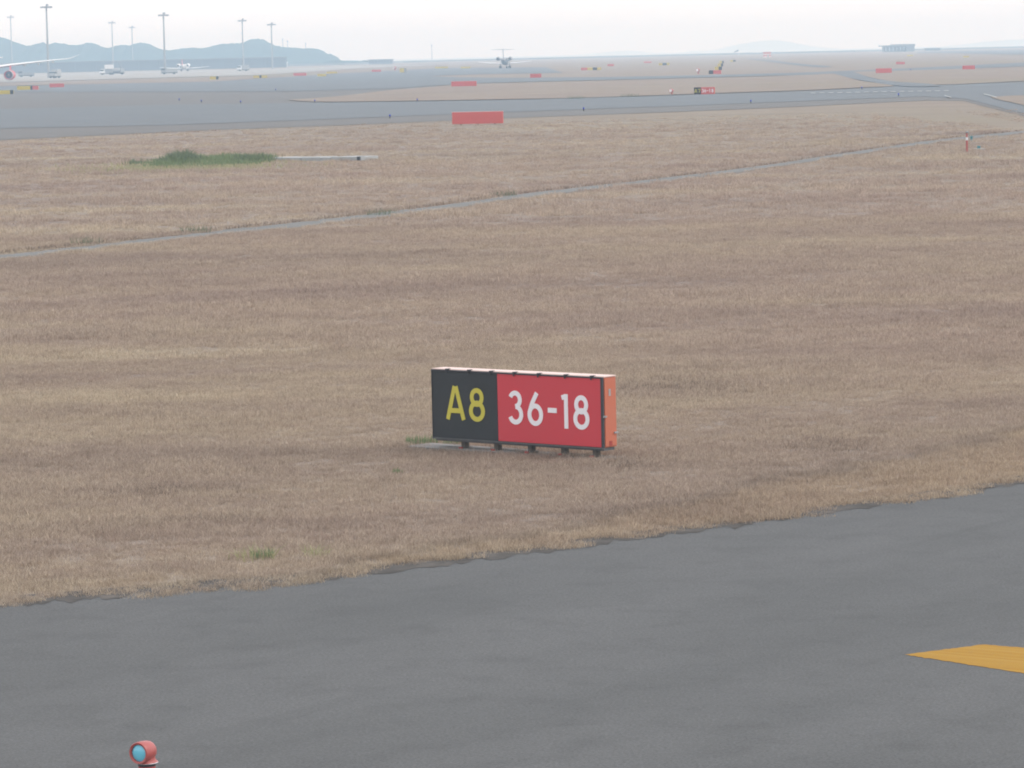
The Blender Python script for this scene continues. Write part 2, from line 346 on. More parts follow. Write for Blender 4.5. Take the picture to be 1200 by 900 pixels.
# painted dashes on the far taxiway
def dash(u0, v0, u1, v1, w):
    return px_sheet('taxiway_marking', [(u0, v0 - w), (u1, v1 - w), (u1, v1 + w), (u0, v0 + w)], 0.10, m_wline)
for i in range(16):
    u = 950 + i * 10.4; dash(u, 110.2 - (u - 950)*0.018, u + 6.0, 110.2 - (u - 944)*0.018, 0.22)
dash(1107, 113.2, 1115, 115.6, 0.35); dash(1153, 111.3, 1168, 115.2, 0.35)

# service path across the turf
PATH = [(-420, 341), (-200, 321), (0, 302), (100, 291.5), (220, 277.5), (330, 266), (440, 253), (530, 242), (600, 231.5), (700, 220), (800, 208.5), (900, 195.5), (1000, 180), (1100, 165.5), (1200, 155), (1400, 136)]
pl = smooth_line(PATH, 5)
def path_half(u): return np.interp(u, [0, 600, 1200], [3.7, 2.7, 1.4])
ptop = [(u, v - path_half(u)*rng.uniform(0.8, 1.15)) for u, v in pl]; pbot = [(u, v + path_half(u)*rng.uniform(0.75, 1.1)) for u, v in pl]
px_sheet('service_path', ptop + pbot[::-1], 0.012, m_path)

# hills beyond the sea, built as ridges with real depth
def ridge(name, prof, Y, depth, z0=-2.1):
    pts = smooth_line(prof, 4); bm = bmesh.new(); rows = []
    fr = [(-0.5, 0.0), (-0.36, 0.28), (-0.2, 0.66), (-0.08, 0.92), (0, 1.0), (0.12, 0.85), (0.5, 0.0)]
    for k, (dy, h) in enumerate(fr):
        row = []
        for i, (u, v) in enumerate(pts):
            p = Pd(u, v, Y); j = 1 + (0.05 * math.sin(i*0.7 + k) + rng.normal(0, 0.015)) * (0 < h < 1)
            z = z0 + max(0.3, (p.z - z0 + (rng.normal(0, 0.22) if h == 1 else 0))) * h * j if h > 0 else z0
            row.append(bm.verts.new((p.x, Y + dy*depth, z)))
        rows.append(row)
    for A, D in zip(rows, rows[1:]):
        for i in range(len(A) - 1): bm.faces.new((A[i], A[i+1], D[i+1], D[i]))
    o = build(name, bm, m_hill, smooth=True); return tag(o, kind='structure')
ridge('hills', [(-500, 48), (-300, 40), (-120, 46), (-40, 40), (0, 43.3), (10, 46), (22, 51), (33, 53.6), (40, 52.3), (50, 50), (56, 52), (65, 50.5), (75, 51.2), (85, 53), (95, 51.8), (103, 50.2), (108, 50.4), (115, 52.6), (125, 56.3), (135, 54.2), (143, 52.6), (152, 53.2), (161, 50.3), (169, 50.3), (178, 53.2), (190, 58), (200, 58.5), (212, 57), (225, 56), (240, 56.3), (258, 51.6), (272, 51.2), (283, 50), (293, 46.5), (303, 45.5), (312, 47.8), (325, 54), (335, 55), (350, 56.5), (372, 57.2), (382, 62), (392, 65.5), (396, 69), (400, 71)], 3150, 330)
ridge('low_headland', [(380, 71.5), (400, 70.8), (415, 71.2), (430, 70.6), (445, 70.9), (470, 72.2), (500, 72.6)], 2850, 120)
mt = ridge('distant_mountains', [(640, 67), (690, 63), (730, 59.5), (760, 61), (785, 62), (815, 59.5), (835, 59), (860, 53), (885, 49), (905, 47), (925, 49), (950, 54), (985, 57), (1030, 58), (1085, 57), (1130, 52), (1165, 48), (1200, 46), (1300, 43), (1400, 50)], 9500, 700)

m_far, t, b = new_mat('haze_pale_mountain'); b.inputs['Base Color'].default_value = (0.24, 0.24, 0.22, 1); b.inputs['Roughness'].default_value = 1; b.inputs['Specular IOR Level'].default_value = 0  # paler than the forest hills: extra haze is put into this colour
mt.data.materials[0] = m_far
# ------------------------------------------------------------------ legends
def stroke(bm, pts, w, closed=False, y0=-0.004, y1=0.0):
    pts = [Vector((p[0], 0, p[1])) for p in pts]; n = len(pts); Ls, Rs = [], []
    for i in range(n):
        a = pts[(i-1) % n] if (closed or i > 0) else None; c = pts[(i+1) % n] if (closed or i < n-1) else None
        d0 = (pts[i]-a).normalized() if a else None; d1 = (c-pts[i]).normalized() if c else None
        d0 = d0 or d1; d1 = d1 or d0
        t_ = (d0 + d1).normalized(); nrm = Vector((-t_.z, 0, t_.x)); k = 1/max(0.5, t_.dot(d1))
        Ls.append(pts[i] + nrm*w/2*k); Rs.append(pts[i] - nrm*w/2*k)
    def v(p, y): return bm.verts.new((p.x, y, p.z))
    lf, rf, lb, rb = [v(p, y0) for p in Ls], [v(p, y0) for p in Rs], [v(p, y1) for p in Ls], [v(p, y1) for p in Rs]
    for i in range(n if closed else n-1):
        j = (i+1) % n
        bm.faces.new((lf[i], lf[j], rf[j], rf[i])); bm.faces.new((lb[i], lb[j], lf[j], lf[i])); bm.faces.new((rf[i], rf[j], rb[j], rb[i]))
    if not closed:
        for i in (0, n-1): bm.faces.new((lf[i], rf[i], rb[i], lb[i]))
def ell(cx, cz, rx, rz, a0, a1, n): return [(cx + rx*math.cos(math.radians(a0+(a1-a0)*i/n)), cz + rz*math.sin(math.radians(a0+(a1-a0)*i/n))) for i in range(n+1)]
def glyph(ch, x0, x1, z0, z1, sw, y=0.0):
    """one character as a raised flat shape in the box x0..x1, z0..z1"""
    bm = bmesh.new(); w, h = x1-x0, z1-z0; e = sw/2; cx = (x0+x1)/2
    def st(p, closed=False, k=[0]):
        k[0] += 1; o = 0.0006*(k[0] % 4); stroke(bm, p, sw, closed, y-0.004-o, y)
    if ch == '8':
        zt, zm = z1-e, z0 + 0.535*h
        st(ell(cx, (zt+zm-e*0.3)/2, w*0.43-e, (zt-zm+e*0.3)/2, 0, 360, 28)[:-1], True)
        st(ell(cx, (z0+e+zm+e*0.3)/2, w/2-e, (zm+e*0.3-z0-e)/2, 0, 360, 32)[:-1], True)
    elif ch == '3':
        zm = z0 + 0.535*h
        st(ell(x0+w*0.45, (z1-e+zm)/2, w*0.47-e, (z1-e-zm)/2, 158, -88, 20))
        st(ell(x0+w*0.47, (z0+e+zm)/2, w*0.53-e, (zm-z0-e)/2, 88, -160, 22))
    elif ch == '6':
        rz = 0.29*h - e*0.4; cz = z0+e+rz
        st(ell(cx, cz, w/2-e, rz, 0, 360, 32)[:-1], True)
        st(ell(cx, cz, w/2-e, rz, 200, 150, 6) + [(x0+w*0.30, z0+0.66*h), (x0+w*0.62, z1-e*0.25)])
    elif ch == '1':
        st([(x1-e, z0), (x1-e, z1)]); st([(x0+w*0.05, z1-e*1.55), (x1-e*1.2, z1-e*0.98)])
    elif ch == '7':
        st([(x0, z1-e), (x1-e*0.6, z1-e), (x0+w*0.42, z0)])
    elif ch == '-':
        st([(x0, (z0+z1)/2), (x1, (z0+z1)/2)])
    elif ch == 'A':
        st([(x0+e*0.8, z0), (cx-e*0.35, z1)]); st([(x1-e*0.8, z0), (cx+e*0.35, z1)]); st([(x0+w*0.2, z0+h*0.27), (x1-w*0.2, z0+h*0.27)])
    return bm

# ------------------------------------------------------------------ the large sign in the foreground
A = P(507.5, 512.6, 0.145); Bp = P(707.5, 525.4, 0.145)
WID = (Bp - A).length; ax = (Bp - A).normalized(); YAW = math.atan2(ax.y, ax.x)
nrm = Vector((-ax.y, ax.x, 0))                           # away from the viewer
def face_xy(u, v):
    d = ray(u, v); o = Vector((0, 0, CAM_H)); t_ = (A - o).dot(nrm) / d.dot(nrm); p = o + d*t_
    return (p - A).dot(ax), p.z
Z0 = 0.145; Z1 = face_xy(507.3, 431.2)[1]; Z1 = (Z1 + face_xy(707.5, 445.2)[1]) / 2
TH = 0.235
print('SIGN', WID, math.degrees(YAW), Z1, A[:], Bp[:])
sign = tag(empty('taxiway_sign', (A.x, A.y, 0), YAW), 'large black and red sign reading A8 36-18 with orange end plate on the dry grass', 'sign')
XD = face_xy(583.3, 480)[0]
build('housing', B(0.004, WID-0.002, 0.020, TH, Z0+0.004, Z1, bev=0.004), m_orange, sign)
bm = B(0.006, XD-0.002, 0.0, 0.019, Z0+0.006, Z1-0.012); pk = build('black_panel', bm, m_black, sign)
bm = B(XD+0.002, WID-0.030, 0.0, 0.019, Z0+0.010, Z1-0.012); pr = build('red_panel', bm, m_red, sign)
build('side_trim', B(WID-0.028, WID+0.004, -0.006, 0.018, Z0, Z1-0.010), m_trim, sign)
build('side_trim', B(-0.002, 0.0045, -0.006, 0.018, Z0, Z1-0.010), m_trim, sign)
build('top_trim', B(-0.002, WID+0.004, -0.008, 0.018, Z1-0.009, Z1+0.006), m_trim, sign)
tc = build('top_cover', B(-0.004, WID+0.006, 0.0195, TH+0.006, Z1+0.002, Z1+0.016, bev=0.003), m_topcov, sign)
build('bottom_beam', B(0.03, WID-0.02, 0.025, TH-0.02, Z0-0.035, Z0+0.002), m_beam, sign)
build('bottom_trim', B(0.0, WID+0.006, -0.012, 0.022, Z0-0.012, Z0+0.0035), m_beam, sign)
cl = None
for zx in (230, 340, 450, 568, 690, 825, 957):
    x = face_xy(470 + zx/4.286, 410 + 92/4.286 + (zx-160)*0.069/4.286)[0]
    if cl is None:
        bm = B(-0.020, 0.020, -0.012, 0.05, 0.001, 0.016, bev=0.002); box(bm, -0.009, 0.009, -0.0165, -0.0125, -0.035, 0.010); cl = build('clip', bm, m_trim, sign); cl.location = (x, 0, Z1+0.006)
    else: share('clip', cl, sign, (x, 0, Z1+0.006))
build('end_plate', B(WID-0.001, WID+0.006, 0.030, TH-0.006, Z0+0.02, Z1-0.012), m_orange, sign)
bm = T((WID+0.006, 0.012, Z0+0.36), (WID+0.030, 0.012, Z0+0.36), 0.013, n=10); box(bm, WID+0.018, WID+0.026, -0.02, 0.045, Z0+0.352, Z0+0.368); build('latch', bm, m_metal, sign)
build('data_plate', B(WID+0.0065, WID+0.009, 0.10, 0.135, Z0+0.59, Z0+0.67), m_metal, sign)
build('hinge', B(WID+0.0065, WID+0.020, TH-0.055, TH+0.012, Z0+0.155, Z0+0.175), m_metal, sign)
build('drain_bracket', B(WID+0.0065, WID+0.012, 0.10, 0.145, Z0+0.022, Z0+0.075), m_legred, sign)
lg = None
for u, v in ((538, 514), (576.5, 516), (616, 519), (655, 521), (692, 524)):
    x = face_xy(u, v)[0]
    if lg is None:
        bm = B(-0.028, 0.028, 0.07, 0.078, 0.012, Z0-0.036); box(bm, -0.022, 0.022, 0.079, 0.15, 0.012, Z0-0.0365); box(bm, -0.04, 0.04, 0.05, 0.19, 0.0, 0.042)
        lg = build('leg', bm, m_leg, sign); lg.location = (x, 0, 0)
        rc = build('breakaway_cap', B(-0.024, 0.024, 0.010, 0.036, 0.03, 0.052, bev=0.005), m_legred, sign); rc.location = (x+0.02, -0.02, 0)
    else:
        share('leg', lg, sign, (x, 0, 0)); share('breakaway_cap', rc, sign, (x+0.01, -0.02, 0))
def zrect(a, b_, c, d):      # rectangle in the enlarged view of the sign -> face metres
    xs, zs = [], []
    (x0, _), (x1, _) = face_xy(470 + a/4.286, 410 + (c+d)/2/4.286), face_xy(470 + b_/4.286, 410 + (c+d)/2/4.286)
    zt = face_xy(470 + (a+b_)/2/4.286, 410 + c/4.286)[1]; zb = face_xy(470 + (a+b_)/2/4.286, 410 + d/4.286)[1]
    return x0, x1, zb, zt
SW = 0.056
for ch, r, m, par in (('A', (227, 321, 183, 350), m_ylet, pk), ('8', (342, 421, 192, 361), m_ylet, pk), ('3', (542, 613, 205, 375), m_wlet, pr), ('6', (636, 713, 213, 382), m_wlet, pr),
                      ('-', (738, 782, 290, 318), m_wlet, pr), ('1', (807, 839, 222, 395), m_wlet, pr), ('8', (866, 946, 228, 401), m_wlet, pr)):
    build('letter' if ch == 'A' else ('dash' if ch == '-' else 'digit'), glyph(ch, *zrect(*r), SW), m, par)
# concrete strip the sign stands on
cs = empty('concrete_footing', (A.x, A.y, 0), YAW); tag(cs, 'low concrete footing strip in the grass under the A8 36-18 sign', 'footing')
build('slab', B(-0.34, WID*0.52, -0.09, 0.34, -0.02, 0.035, bev=0.006), m_conc, cs); build('slab', B(WID*0.525, WID+0.05, -0.05, 0.34, -0.02, 0.022, bev=0.005), m_conc, cs)

# ------------------------------------------------------------------ lamp at the bottom left
LY = 24.1
def lamp():
    s = LY / F_PX                                         # metres per pixel there
    c = Pd(165, 882, LY)                                  # centre of the lens ring
    r = tag(empty('guard_light', (c.x, LY, 0), math.radians(-29)), 'small red guard light with round pale blue lens on the asphalt', 'lamp')
    zc, ro = c.z, 12.9*s
    bm = bmesh.new(); lathe_y(bm, [(-0.012, ro*0.79), (-0.028, ro*0.80), (-0.032, ro*0.97), (-0.026, ro*1.02), (0.03, ro*1.01), (0.065, ro*0.97), (0.090, ro*0.88), (0.108, ro*0.70), (0.118, ro*0.4), (0.120, 0.003)], 0, zc, 28, cap=False)
    build('hood', bm, m_lamp_red, r, True)
    bm = bmesh.new(); lathe_y(bm, [(-0.016, ro*0.79), (-0.024, ro*0.6), (-0.029, ro*0.3), (-0.030, 0.002)], 0, zc, 24, cap=True)
    build('lens', bm, m_lens, r, True)
    bm = bmesh.new()                                       # skirt that flares down from the hood to the rim
    R = []
    for z, rx, ry, cy in ((zc-ro*0.35, ro*0.86, 0.060, 0.055), (zc-ro*0.75, ro*0.84, 0.064, 0.057), (zc-ro*0.95, ro*0.92, 0.074, 0.06), (zc-ro*1.03, ro*1.0, 0.082, 0.063)):
        R.append([(rx*math.cos(k*math.pi/12), cy + ry*math.sin(k*math.pi/12), z) for k in range(24)])
    loft(bm, R); build('skirt', bm, m_lamp_red, r, True)
    bm = bmesh.new(); lathe_z(bm, [(zc-ro*1.10, ro*1.02), (zc-ro*1.05, ro*1.06), (zc-ro*1.031, ro*1.04)], 0, 0.063, 28); build('rim', bm, m_white, r, True)
    bm = bmesh.new(); lathe_z(bm, [(zc-ro*1.38, ro*0.80), (zc-ro*1.101, ro*0.84)], 0, 0.063, 24); build('collar', bm, m_trim, r, True)
    bm = bmesh.new(); lathe_z(bm, [(0.02, 0.045), (0.06, 0.035), (zc-ro*2.2, 0.035), (zc-ro*1.9, ro*0.78), (zc-ro*1.381, ro*0.80)], 0, 0.063, 24); build('stem', bm, m_lamp_red, r, True)
    bm = bmesh.new(); lathe_z(bm, [(0.004, 0.14), (0.015, 0.14), (0.02, 0.12)], 0, 0.063, 24); build('base_plate', bm, m_metal, r, True)
lamp()

# ------------------------------------------------------------------ far sign boards
def board(u0, u1, vt, vb, segs, label, group=None, yaw=0.35, text=None, legs=0.06):
    """segs: (fraction of width, material name). base row vb; the board stands on short legs"""
    um = (u0+u1)/2; g = P(um, vb + 0.4); Y = g.y; s = Y / F_PX
    w = (u1-u0)*s/math.cos(yaw); h = (vb-vt)*s; lz = min(legs, h*0.2)
    r = tag(empty('sign_board', g, -yaw), label, 'sign', group)
    build('housing', B(-w/2, w/2, 0.02, 0.24, lz, h), segs[0][2] if len(segs[0]) > 2 else m_orange, r)
    x = -w/2; tot = sum(q[0] for q in segs); info = []
    for q in segs:
        ww = w*q[0]/tot; o = build('panel', B(x+0.004, x+ww-0.004, -0.02, 0.019, lz-0.004, h+0.004), q[1], r); info.append((o, x, ww)); x += ww
    build('top_cover', B(-w/2-0.01, w/2+0.01, 0.021, 0.25, h+0.001, h+0.02), m_topcov if segs[0][1] in (m_farred, m_farblk) else m_grey, r)
    k = max(2, int(w/0.9)); first = None
    for i in range(k):
        xx = -w/2 + w*(i+0.5)/k
        if first is None: first = build('leg', B(-0.05, 0.05, 0.08, 0.16, 0, lz-0.001), m_leg, r); first.location.x = xx
        else: share('leg', first, r, (xx, 0, 0))
    if text:
        for (o, x, ww), tx in zip(info, text):
            n = len(tx[0]); gw = ww*0.86/ (n + 0.25*(n-1)) ; xx = x + ww*0.07
            for ch in tx[0]:
                if ch == '-': build('dash', glyph(ch, xx+gw*0.1, xx+gw*0.9, lz+h*0.38, lz+h*0.55, 0.07, -0.02), tx[1], o)
                else: build('digit' if ch.isdigit() else 'letter', glyph(ch, xx, xx+gw*(0.55 if ch == '1' else 1), lz+(h-lz)*0.24, lz+(h-lz)*0.76, 0.062, -0.02), tx[1], o)
                xx += gw*1.25
    return r
RD, YL, BK = m_farred, m_faryel, m_farblk
board(813.7, 837, 101.9, 110.6, [(7.7, BK), (15, RD)], 'black and red sign reading A7 36-18 on the grass strip beyond the far taxiway', text=[('A7', m_ylet), ('36-18', m_wlet)])
GR = 'plain red sign boards in the middle distance'
board(530, 589.5, 130.8, 145.6, [(1, RD, m_farred)], 'largest plain red board, standing at the edge of the far taxiway', GR, 0.12)
board(529, 558.3, 94.9, 101.2, [(1, RD, m_farred)], 'long red board directly behind the largest red board', GR, 0.12)
board(621.3, 634.3, 86.2, 91, [(1, RD, m_farred)], 'red board just right of and in front of the parked jet', GR, 0.12)
board(1026.5, 1045, 79.8, 85.6, [(1, RD, m_farred)], 'red board in front of the flat-roofed grey building', GR, 0.12)
board(1128, 1142.5, 76.4, 81.4, [(1, RD, m_farred)], 'red board nearest the right edge of the picture', GR, 0.12)
board(1050, 1060.3, 72.2, 75.2, [(1, RD, m_farred)], 'thin red board just below the flat-roofed grey building', GR, 0.12)
board(58, 75, 97.5, 102.2, [(1, RD, m_farred)], 'red board on the left, right of the red and yellow pair near the engine', GR, 0.12)
board(20, 45.3, 100.4, 105.2, [(15.5, YL, m_faryel), (2.6, BK), (7, RD)], 'yellow, black and red board below the red engine', None, 0.1)
board(-14, 16, 105.5, 110.4, [(26, YL, m_faryel), (4, BK)], 'yellow board with black right end at the left picture edge', None, 0.1)
board(246, 256.3, 89.3, 93.2, [(7, YL, m_faryel), (3, BK)], 'yellow board with black end right of the red tailed jet', None, 0.1)
board(297, 313, 88.0, 91.2, [(7, YL, m_faryel), (2.5, BK), (6.5, YL)], 'yellow board with black middle in front of the breakwater end', None, 0.1)
board(344, 359, 85.2, 88.5, [(1, RD, m_farred)], 'red board between the yellow boards below the hill', GR, 0.1)
board(372, 382, 86.3, 89.3, [(1, YL, m_faryel)], 'short yellow board right of the red board below the hill', None, 0.1)
board(382.5, 395, 83.6, 86.0, [(1, YL, m_faryel)], 'low yellow board under the right end of the hill', None, 0.1)
board(435.5, 446.5, 81.3, 84.0, [(1, RD, m_farred)], 'red board in front of the pale block building', GR, 0.1)
board(468.5, 476.5, 79.6, 84.6, [(5.2, YL, m_faryel), (2.8, m_grey)], 'square mustard board left of the slim mast', None, 0.1)
board(510, 525, 77.6, 80.0, [(1, YL, m_faryel)], 'faint yellow board left of the parked jet wing tip', None, 0.1)
board(540, 551, 77.7, 80.0, [(1, YL, m_faryel)], 'faint yellow board below the parked jet left wing', None, 0.1)
board(681, 704.5, 78.8, 82.0, [(7, RD), (6, YL), (5, BK), (4.5, YL)], 'red, yellow and black board right of the parked jet', None, 0.1)
board(712, 719.5, 74.8, 77.2, [(1, RD, m_farred)], 'tiny red board above the red, yellow and black board', GR, 0.1)
board(754.5, 763.5, 71.6, 73.6, [(1, RD, m_farred)], 'thin red board close to the horizon left of the black and yellow one', GR, 0.1)
board(772, 784.5, 73.4, 76.2, [(4, YL), (5, BK), (3, YL)], 'yellow board with black middle between the thin red board and the windsock', None, 0.1)
board(830.8, 845, 82.0, 86.6, [(5.2, BK), (9, RD)], 'small black and red board behind the A7 36-18 sign', None, 0.2)
GD = 'yellow and black boards receding in a line'
board(837.5, 846, 77.8, 82.0, [(4.6, YL), (3.9, BK)], 'yellow and black board nearest in the receding row behind the small black and red board', GD, 0.2)
board(841, 847.5, 74.2, 77.8, [(3.8, YL), (2.7, BK)], 'middle yellow and black board of the receding row', GD, 0.2)
board(843, 848.3, 71.0, 74.0, [(3.0, YL), (2.3, BK)], 'farthest yellow and black board of the receding row', GD, 0.2)
board(856, 862, 70.0, 72.0, [(3, YL), (3, BK)], 'tiny yellow and black board below the windsock', None, 0.1)
board(1063, 1070, 63.8, 65.6, [(1, YL, m_faryel)], 'tiny yellow board under the right end of the grey building', None, 0.1)
board(1129, 1135.5, 65.2, 67.2, [(1, YL, m_faryel)], 'tiny yellow board above the rightmost red board', None, 0.1)

# ------------------------------------------------------------------ marker post, small boxes, edge lights
def marker_post():
    g = P(1133.2, 178.2); s = g.y/F_PX; h = 22.0*s
    r = tag(empty('marker_post', g), 'thin red and white marker post standing beside the service path', 'post')
    rad = 1.25*s
    for i, (a, b_, m) in enumerate(((0, 0.60, m_lamp_red), (0.60, 0.76, m_white), (0.76, 0.98, m_lamp_red))):
        build('band', T((0, 0, h*a+0.02), (0, 0, h*b_+0.02), rad*(1.0-0.1*i), n=12), m, r)
    build('foot', T((0, 0, 0), (0, 0, 0.021), rad*1.9, n=14), m_dark, r)
    bm = bmesh.new(); lathe_z(bm, [(h*0.98+0.02, rad*0.9), (h*1.0+0.02, rad*1.5), (h*1.06+0.02, rad*1.5), (h*1.09+0.02, rad*0.7)], 0.02, 0, 14); build('cap', bm, m_grey, r, True)
marker_post()
def valve_box(u, v, w, h, label, slab):
    g = P(u, v); s = g.y/F_PX; r = tag(empty('valve_box', g), label, 'box')
    z = 0.0
    if slab: build('base_slab', B(-4.5*s, 7*s, -0.5, 0.5, -0.01, 0.05, bev=0.01), m_slab, r); z = 0.051
    build('body', B(-w*s/2, w*s/2, -0.12, 0.12, z, z + h*s*0.8, bev=0.01), m_teal, r)
    build('lid', B(-w*s*0.6, w*s*0.6, -0.15, 0.15, z + h*s*0.8+0.001, z + h*s, bev=0.008), m_teal, r)
valve_box(1138.4, 165, 2.2, 5.5, 'tiny teal box just right of the red and white post', False)
valve_box(1147, 175.5, 3.2, 3.2, 'tiny dark teal box on a pale concrete slab', True)
edge_proto = None
def edge_light(u, v, label, k=1.0):
    global edge_proto
    g = P(u, v); r = tag(empty('edge_light', g), label, 'lamp', 'blue taxiway edge lights'); r.scale = (k, k, k)
    if edge_proto is None:
        bm = bmesh.new(); lathe_z(bm, [(0, 0.10), (0.02, 0.10), (0.03, 0.05), (0.22, 0.05)], n=12); a = build('stem', bm, m_dark, r, True)
        bm = bmesh.new(); lathe_z(bm, [(0.221, 0.075), (0.30, 0.085), (0.37, 0.06), (0.39, 0.01)], n=14); c = build('dome', bm, m_blue, r, True); edge_proto = (a, c)
    else:
        share('stem', edge_proto[0], r); share('dome', edge_proto[1], r)
for u, v, l in ((684, 130.6, 'blue edge light on the far taxiway right of the largest red board'), (880, 121.4, 'blue edge light on the far taxiway right of the A7 sign'), (1053, 113.4, 'blue edge light near the white dashes on the right'),
                (1067, 82.8, 'blue edge light on the narrow far band between the two red boards on the right'), (210, 118.6, 'blue edge light above the left end of the green patch'), (236, 120.4, 'blue edge light above the middle of the green patch'),
                (282, 121.4, 'blue edge light above the right end of the green patch'), (323, 106.6, 'blue edge light above the tip of the long grass strip'), (457, 139, 'blue edge light left of the largest red board'),
                (1010, 105.2, 'blue edge light at the edge of the turf right of the A7 sign'), (489, 119.4, 'blue edge light on the lower rim of the long grass strip'), (369, 120.4, 'blue edge light close to the tip of the long grass strip')):
    edge_light(u, v, l, 0.85)
def small_lamp(u, v, label, k):
    g = P(u, v); r = tag(empty('ground_light', g, -0.6), label, 'lamp'); r.scale = (k, k, k)
    bm = bmesh.new(); lathe_z(bm, [(0, 0.13), (0.02, 0.13), (0.04, 0.06), (0.2, 0.06)], n=12); build('stem', bm, m_lamp_red, r, True)
    bm = bmesh.new(); lathe_y(bm, [(-0.16, 0.12), (-0.155, 0.15), (0.0, 0.15), (0.10, 0.11), (0.13, 0.02)], 0, 0.33, 16); build('hood', bm, m_lamp_red, r, True)
    bm = bmesh.new(); lathe_y(bm, [(-0.18, 0.02), (-0.175, 0.115), (-0.161, 0.12)], 0, 0.33, 16); build('lens', bm, m_wlet, r, True)
small_lamp(787.3, 111.2, 'small red and white light on the grass left of the A7 sign', 1.35)
small_lamp(818.3, 86.6, 'tiny white light left of the small black and red board', 2.2)
small_lamp(463, 83.0, 'tiny white light left of the square mustard board', 3.0)

# pale concrete duct beside the green patch
g = P(322, 188.6); g2 = P(437, 188.0); dv = g2 - g
r = tag(empty('concrete_duct', g, math.atan2(dv.y, dv.x)), 'long low pale concrete duct cover beside the green patch', 'duct')
L = dv.length*0.93; first = None; n = 9
for i in range(n):
    if first is None: first = build('slab', B(0.01, L/n-0.01, -0.35, 1.0, 0, 0.17, bev=0.015), m_slab, r)
    else: share('slab', first, r, (L*i/n, rng.uniform(-0.02, 0.02), rng.uniform(-0.012, 0.012)))
build('grate', B(L*0.955, L*0.985, -0.38, 0.1, 0.02, 0.19), m_dark, r)

# ------------------------------------------------------------------ floodlight masts
mast_parts = None
def mast(u, vt, vb, label):
    global mast_parts
    g = P(u, vb); s = g.y/F_PX; H = (vb-vt)*s
    r = tag(empty('light_mast', g, rng.uniform(-0.3, 0.3)), label, 'light mast', 'floodlight masts along the apron')
    if mast_parts is None:
        p = build('pole', T((0, 0, 0), (0, 0, 0.97), 0.42, 0.24, n=10), m_mast, r)
        bm = bmesh.new()
        for k in range(3): 
            a = math.pi*k/3; tube(bm, (-1.7*math.cos(a), -1.7*math.sin(a), -0.3), (1.7*math.cos(a), 1.7*math.sin(a), -0.3), 0.11, n=6)
        tube(bm, (0, 0, -1.6), (0, 0, 0.3), 0.36, 0.22, n=10); c = build('crossarm', bm, m_mast, r)
        fl = build('floodlight', B(-0.42, 0.42, -0.32, 0.32, -0.32, 0.30, bev=0.06), m_grey, r)
        mast_parts = (p, c, fl); p.scale = (1, 1, H); c.location.z = H
        for o in (fl,): o.location = (1.6, 0, H-0.3)
        rest = range(1, 6)
    else:
        share('pole', mast_parts[0], r, (0, 0, 0), (0, 0, 0), (1, 1, H)); share('crossarm', mast_parts[1], r, (0, 0, H)); rest = range(6)
    for k in rest:
        a = math.pi*k/3; share('floodlight', mast_parts[2], r, (1.6*math.cos(a), 1.6*math.sin(a), H-0.3), (0, 0, a))
    share('floodlight', mast_parts[2], r, (0.3, -0.2, H+0.45))
mast(14.5, 20.0, 86.0, 'leftmost floodlight mast, behind the red engine'); mast(57, 8.0, 91.5, 'tallest floodlight mast, crossing the airliner wing')
mast(132.8, 26.5, 83.5, 'floodlight mast standing beside the grey apron truck'); mast(156, 32.0, 81.8, 'shortest floodlight mast, third from the right tall one')
mast(193.6, 17.5, 87.0, 'floodlight mast left of the red tailed jet'); mast(285.4, 24.0, 82.2, 'floodlight mast in front of the highest hill, left of its peak'); mast(319.4, 28.5, 81.2, 'rightmost floodlight mast, right of the hill peak')
def thin_mast(u, vt, vb, Y, label):
    b0 = Pd(u, vb, Y); t0 = Pd(u, vt, Y); r = tag(empty('slim_mast', (b0.x, Y, 0 if Y < 3000 else b0.z)), label, 'mast')
    z = t0.z - r.location.z; s = Y/F_PX
    build('pole', T((0, 0, 0), (0, 0, z), 0.42*s, 0.26*s, n=8), m_mast, r); build('antenna_head', B(-0.7*s, 0.7*s, -0.4*s, 0.4*s, z-2.2*s, z-0.6*s, bev=0.1*s), m_mast, r)
thin_mast(506.3, 52, 71.5, 2700, 'slim lone mast on the flat horizon left of the parked jet')
thin_mast(331.5, 45, 55, 3153, 'tallest tiny pylon on the hill crest right of the peak'); thin_mast(337, 47, 56, 3153, 'tiny pylon close beside the taller one on the hill crest'); thin_mast(358.4, 50, 57.5, 3153, 'tiny pylon alone on the low right shoulder of the hill')

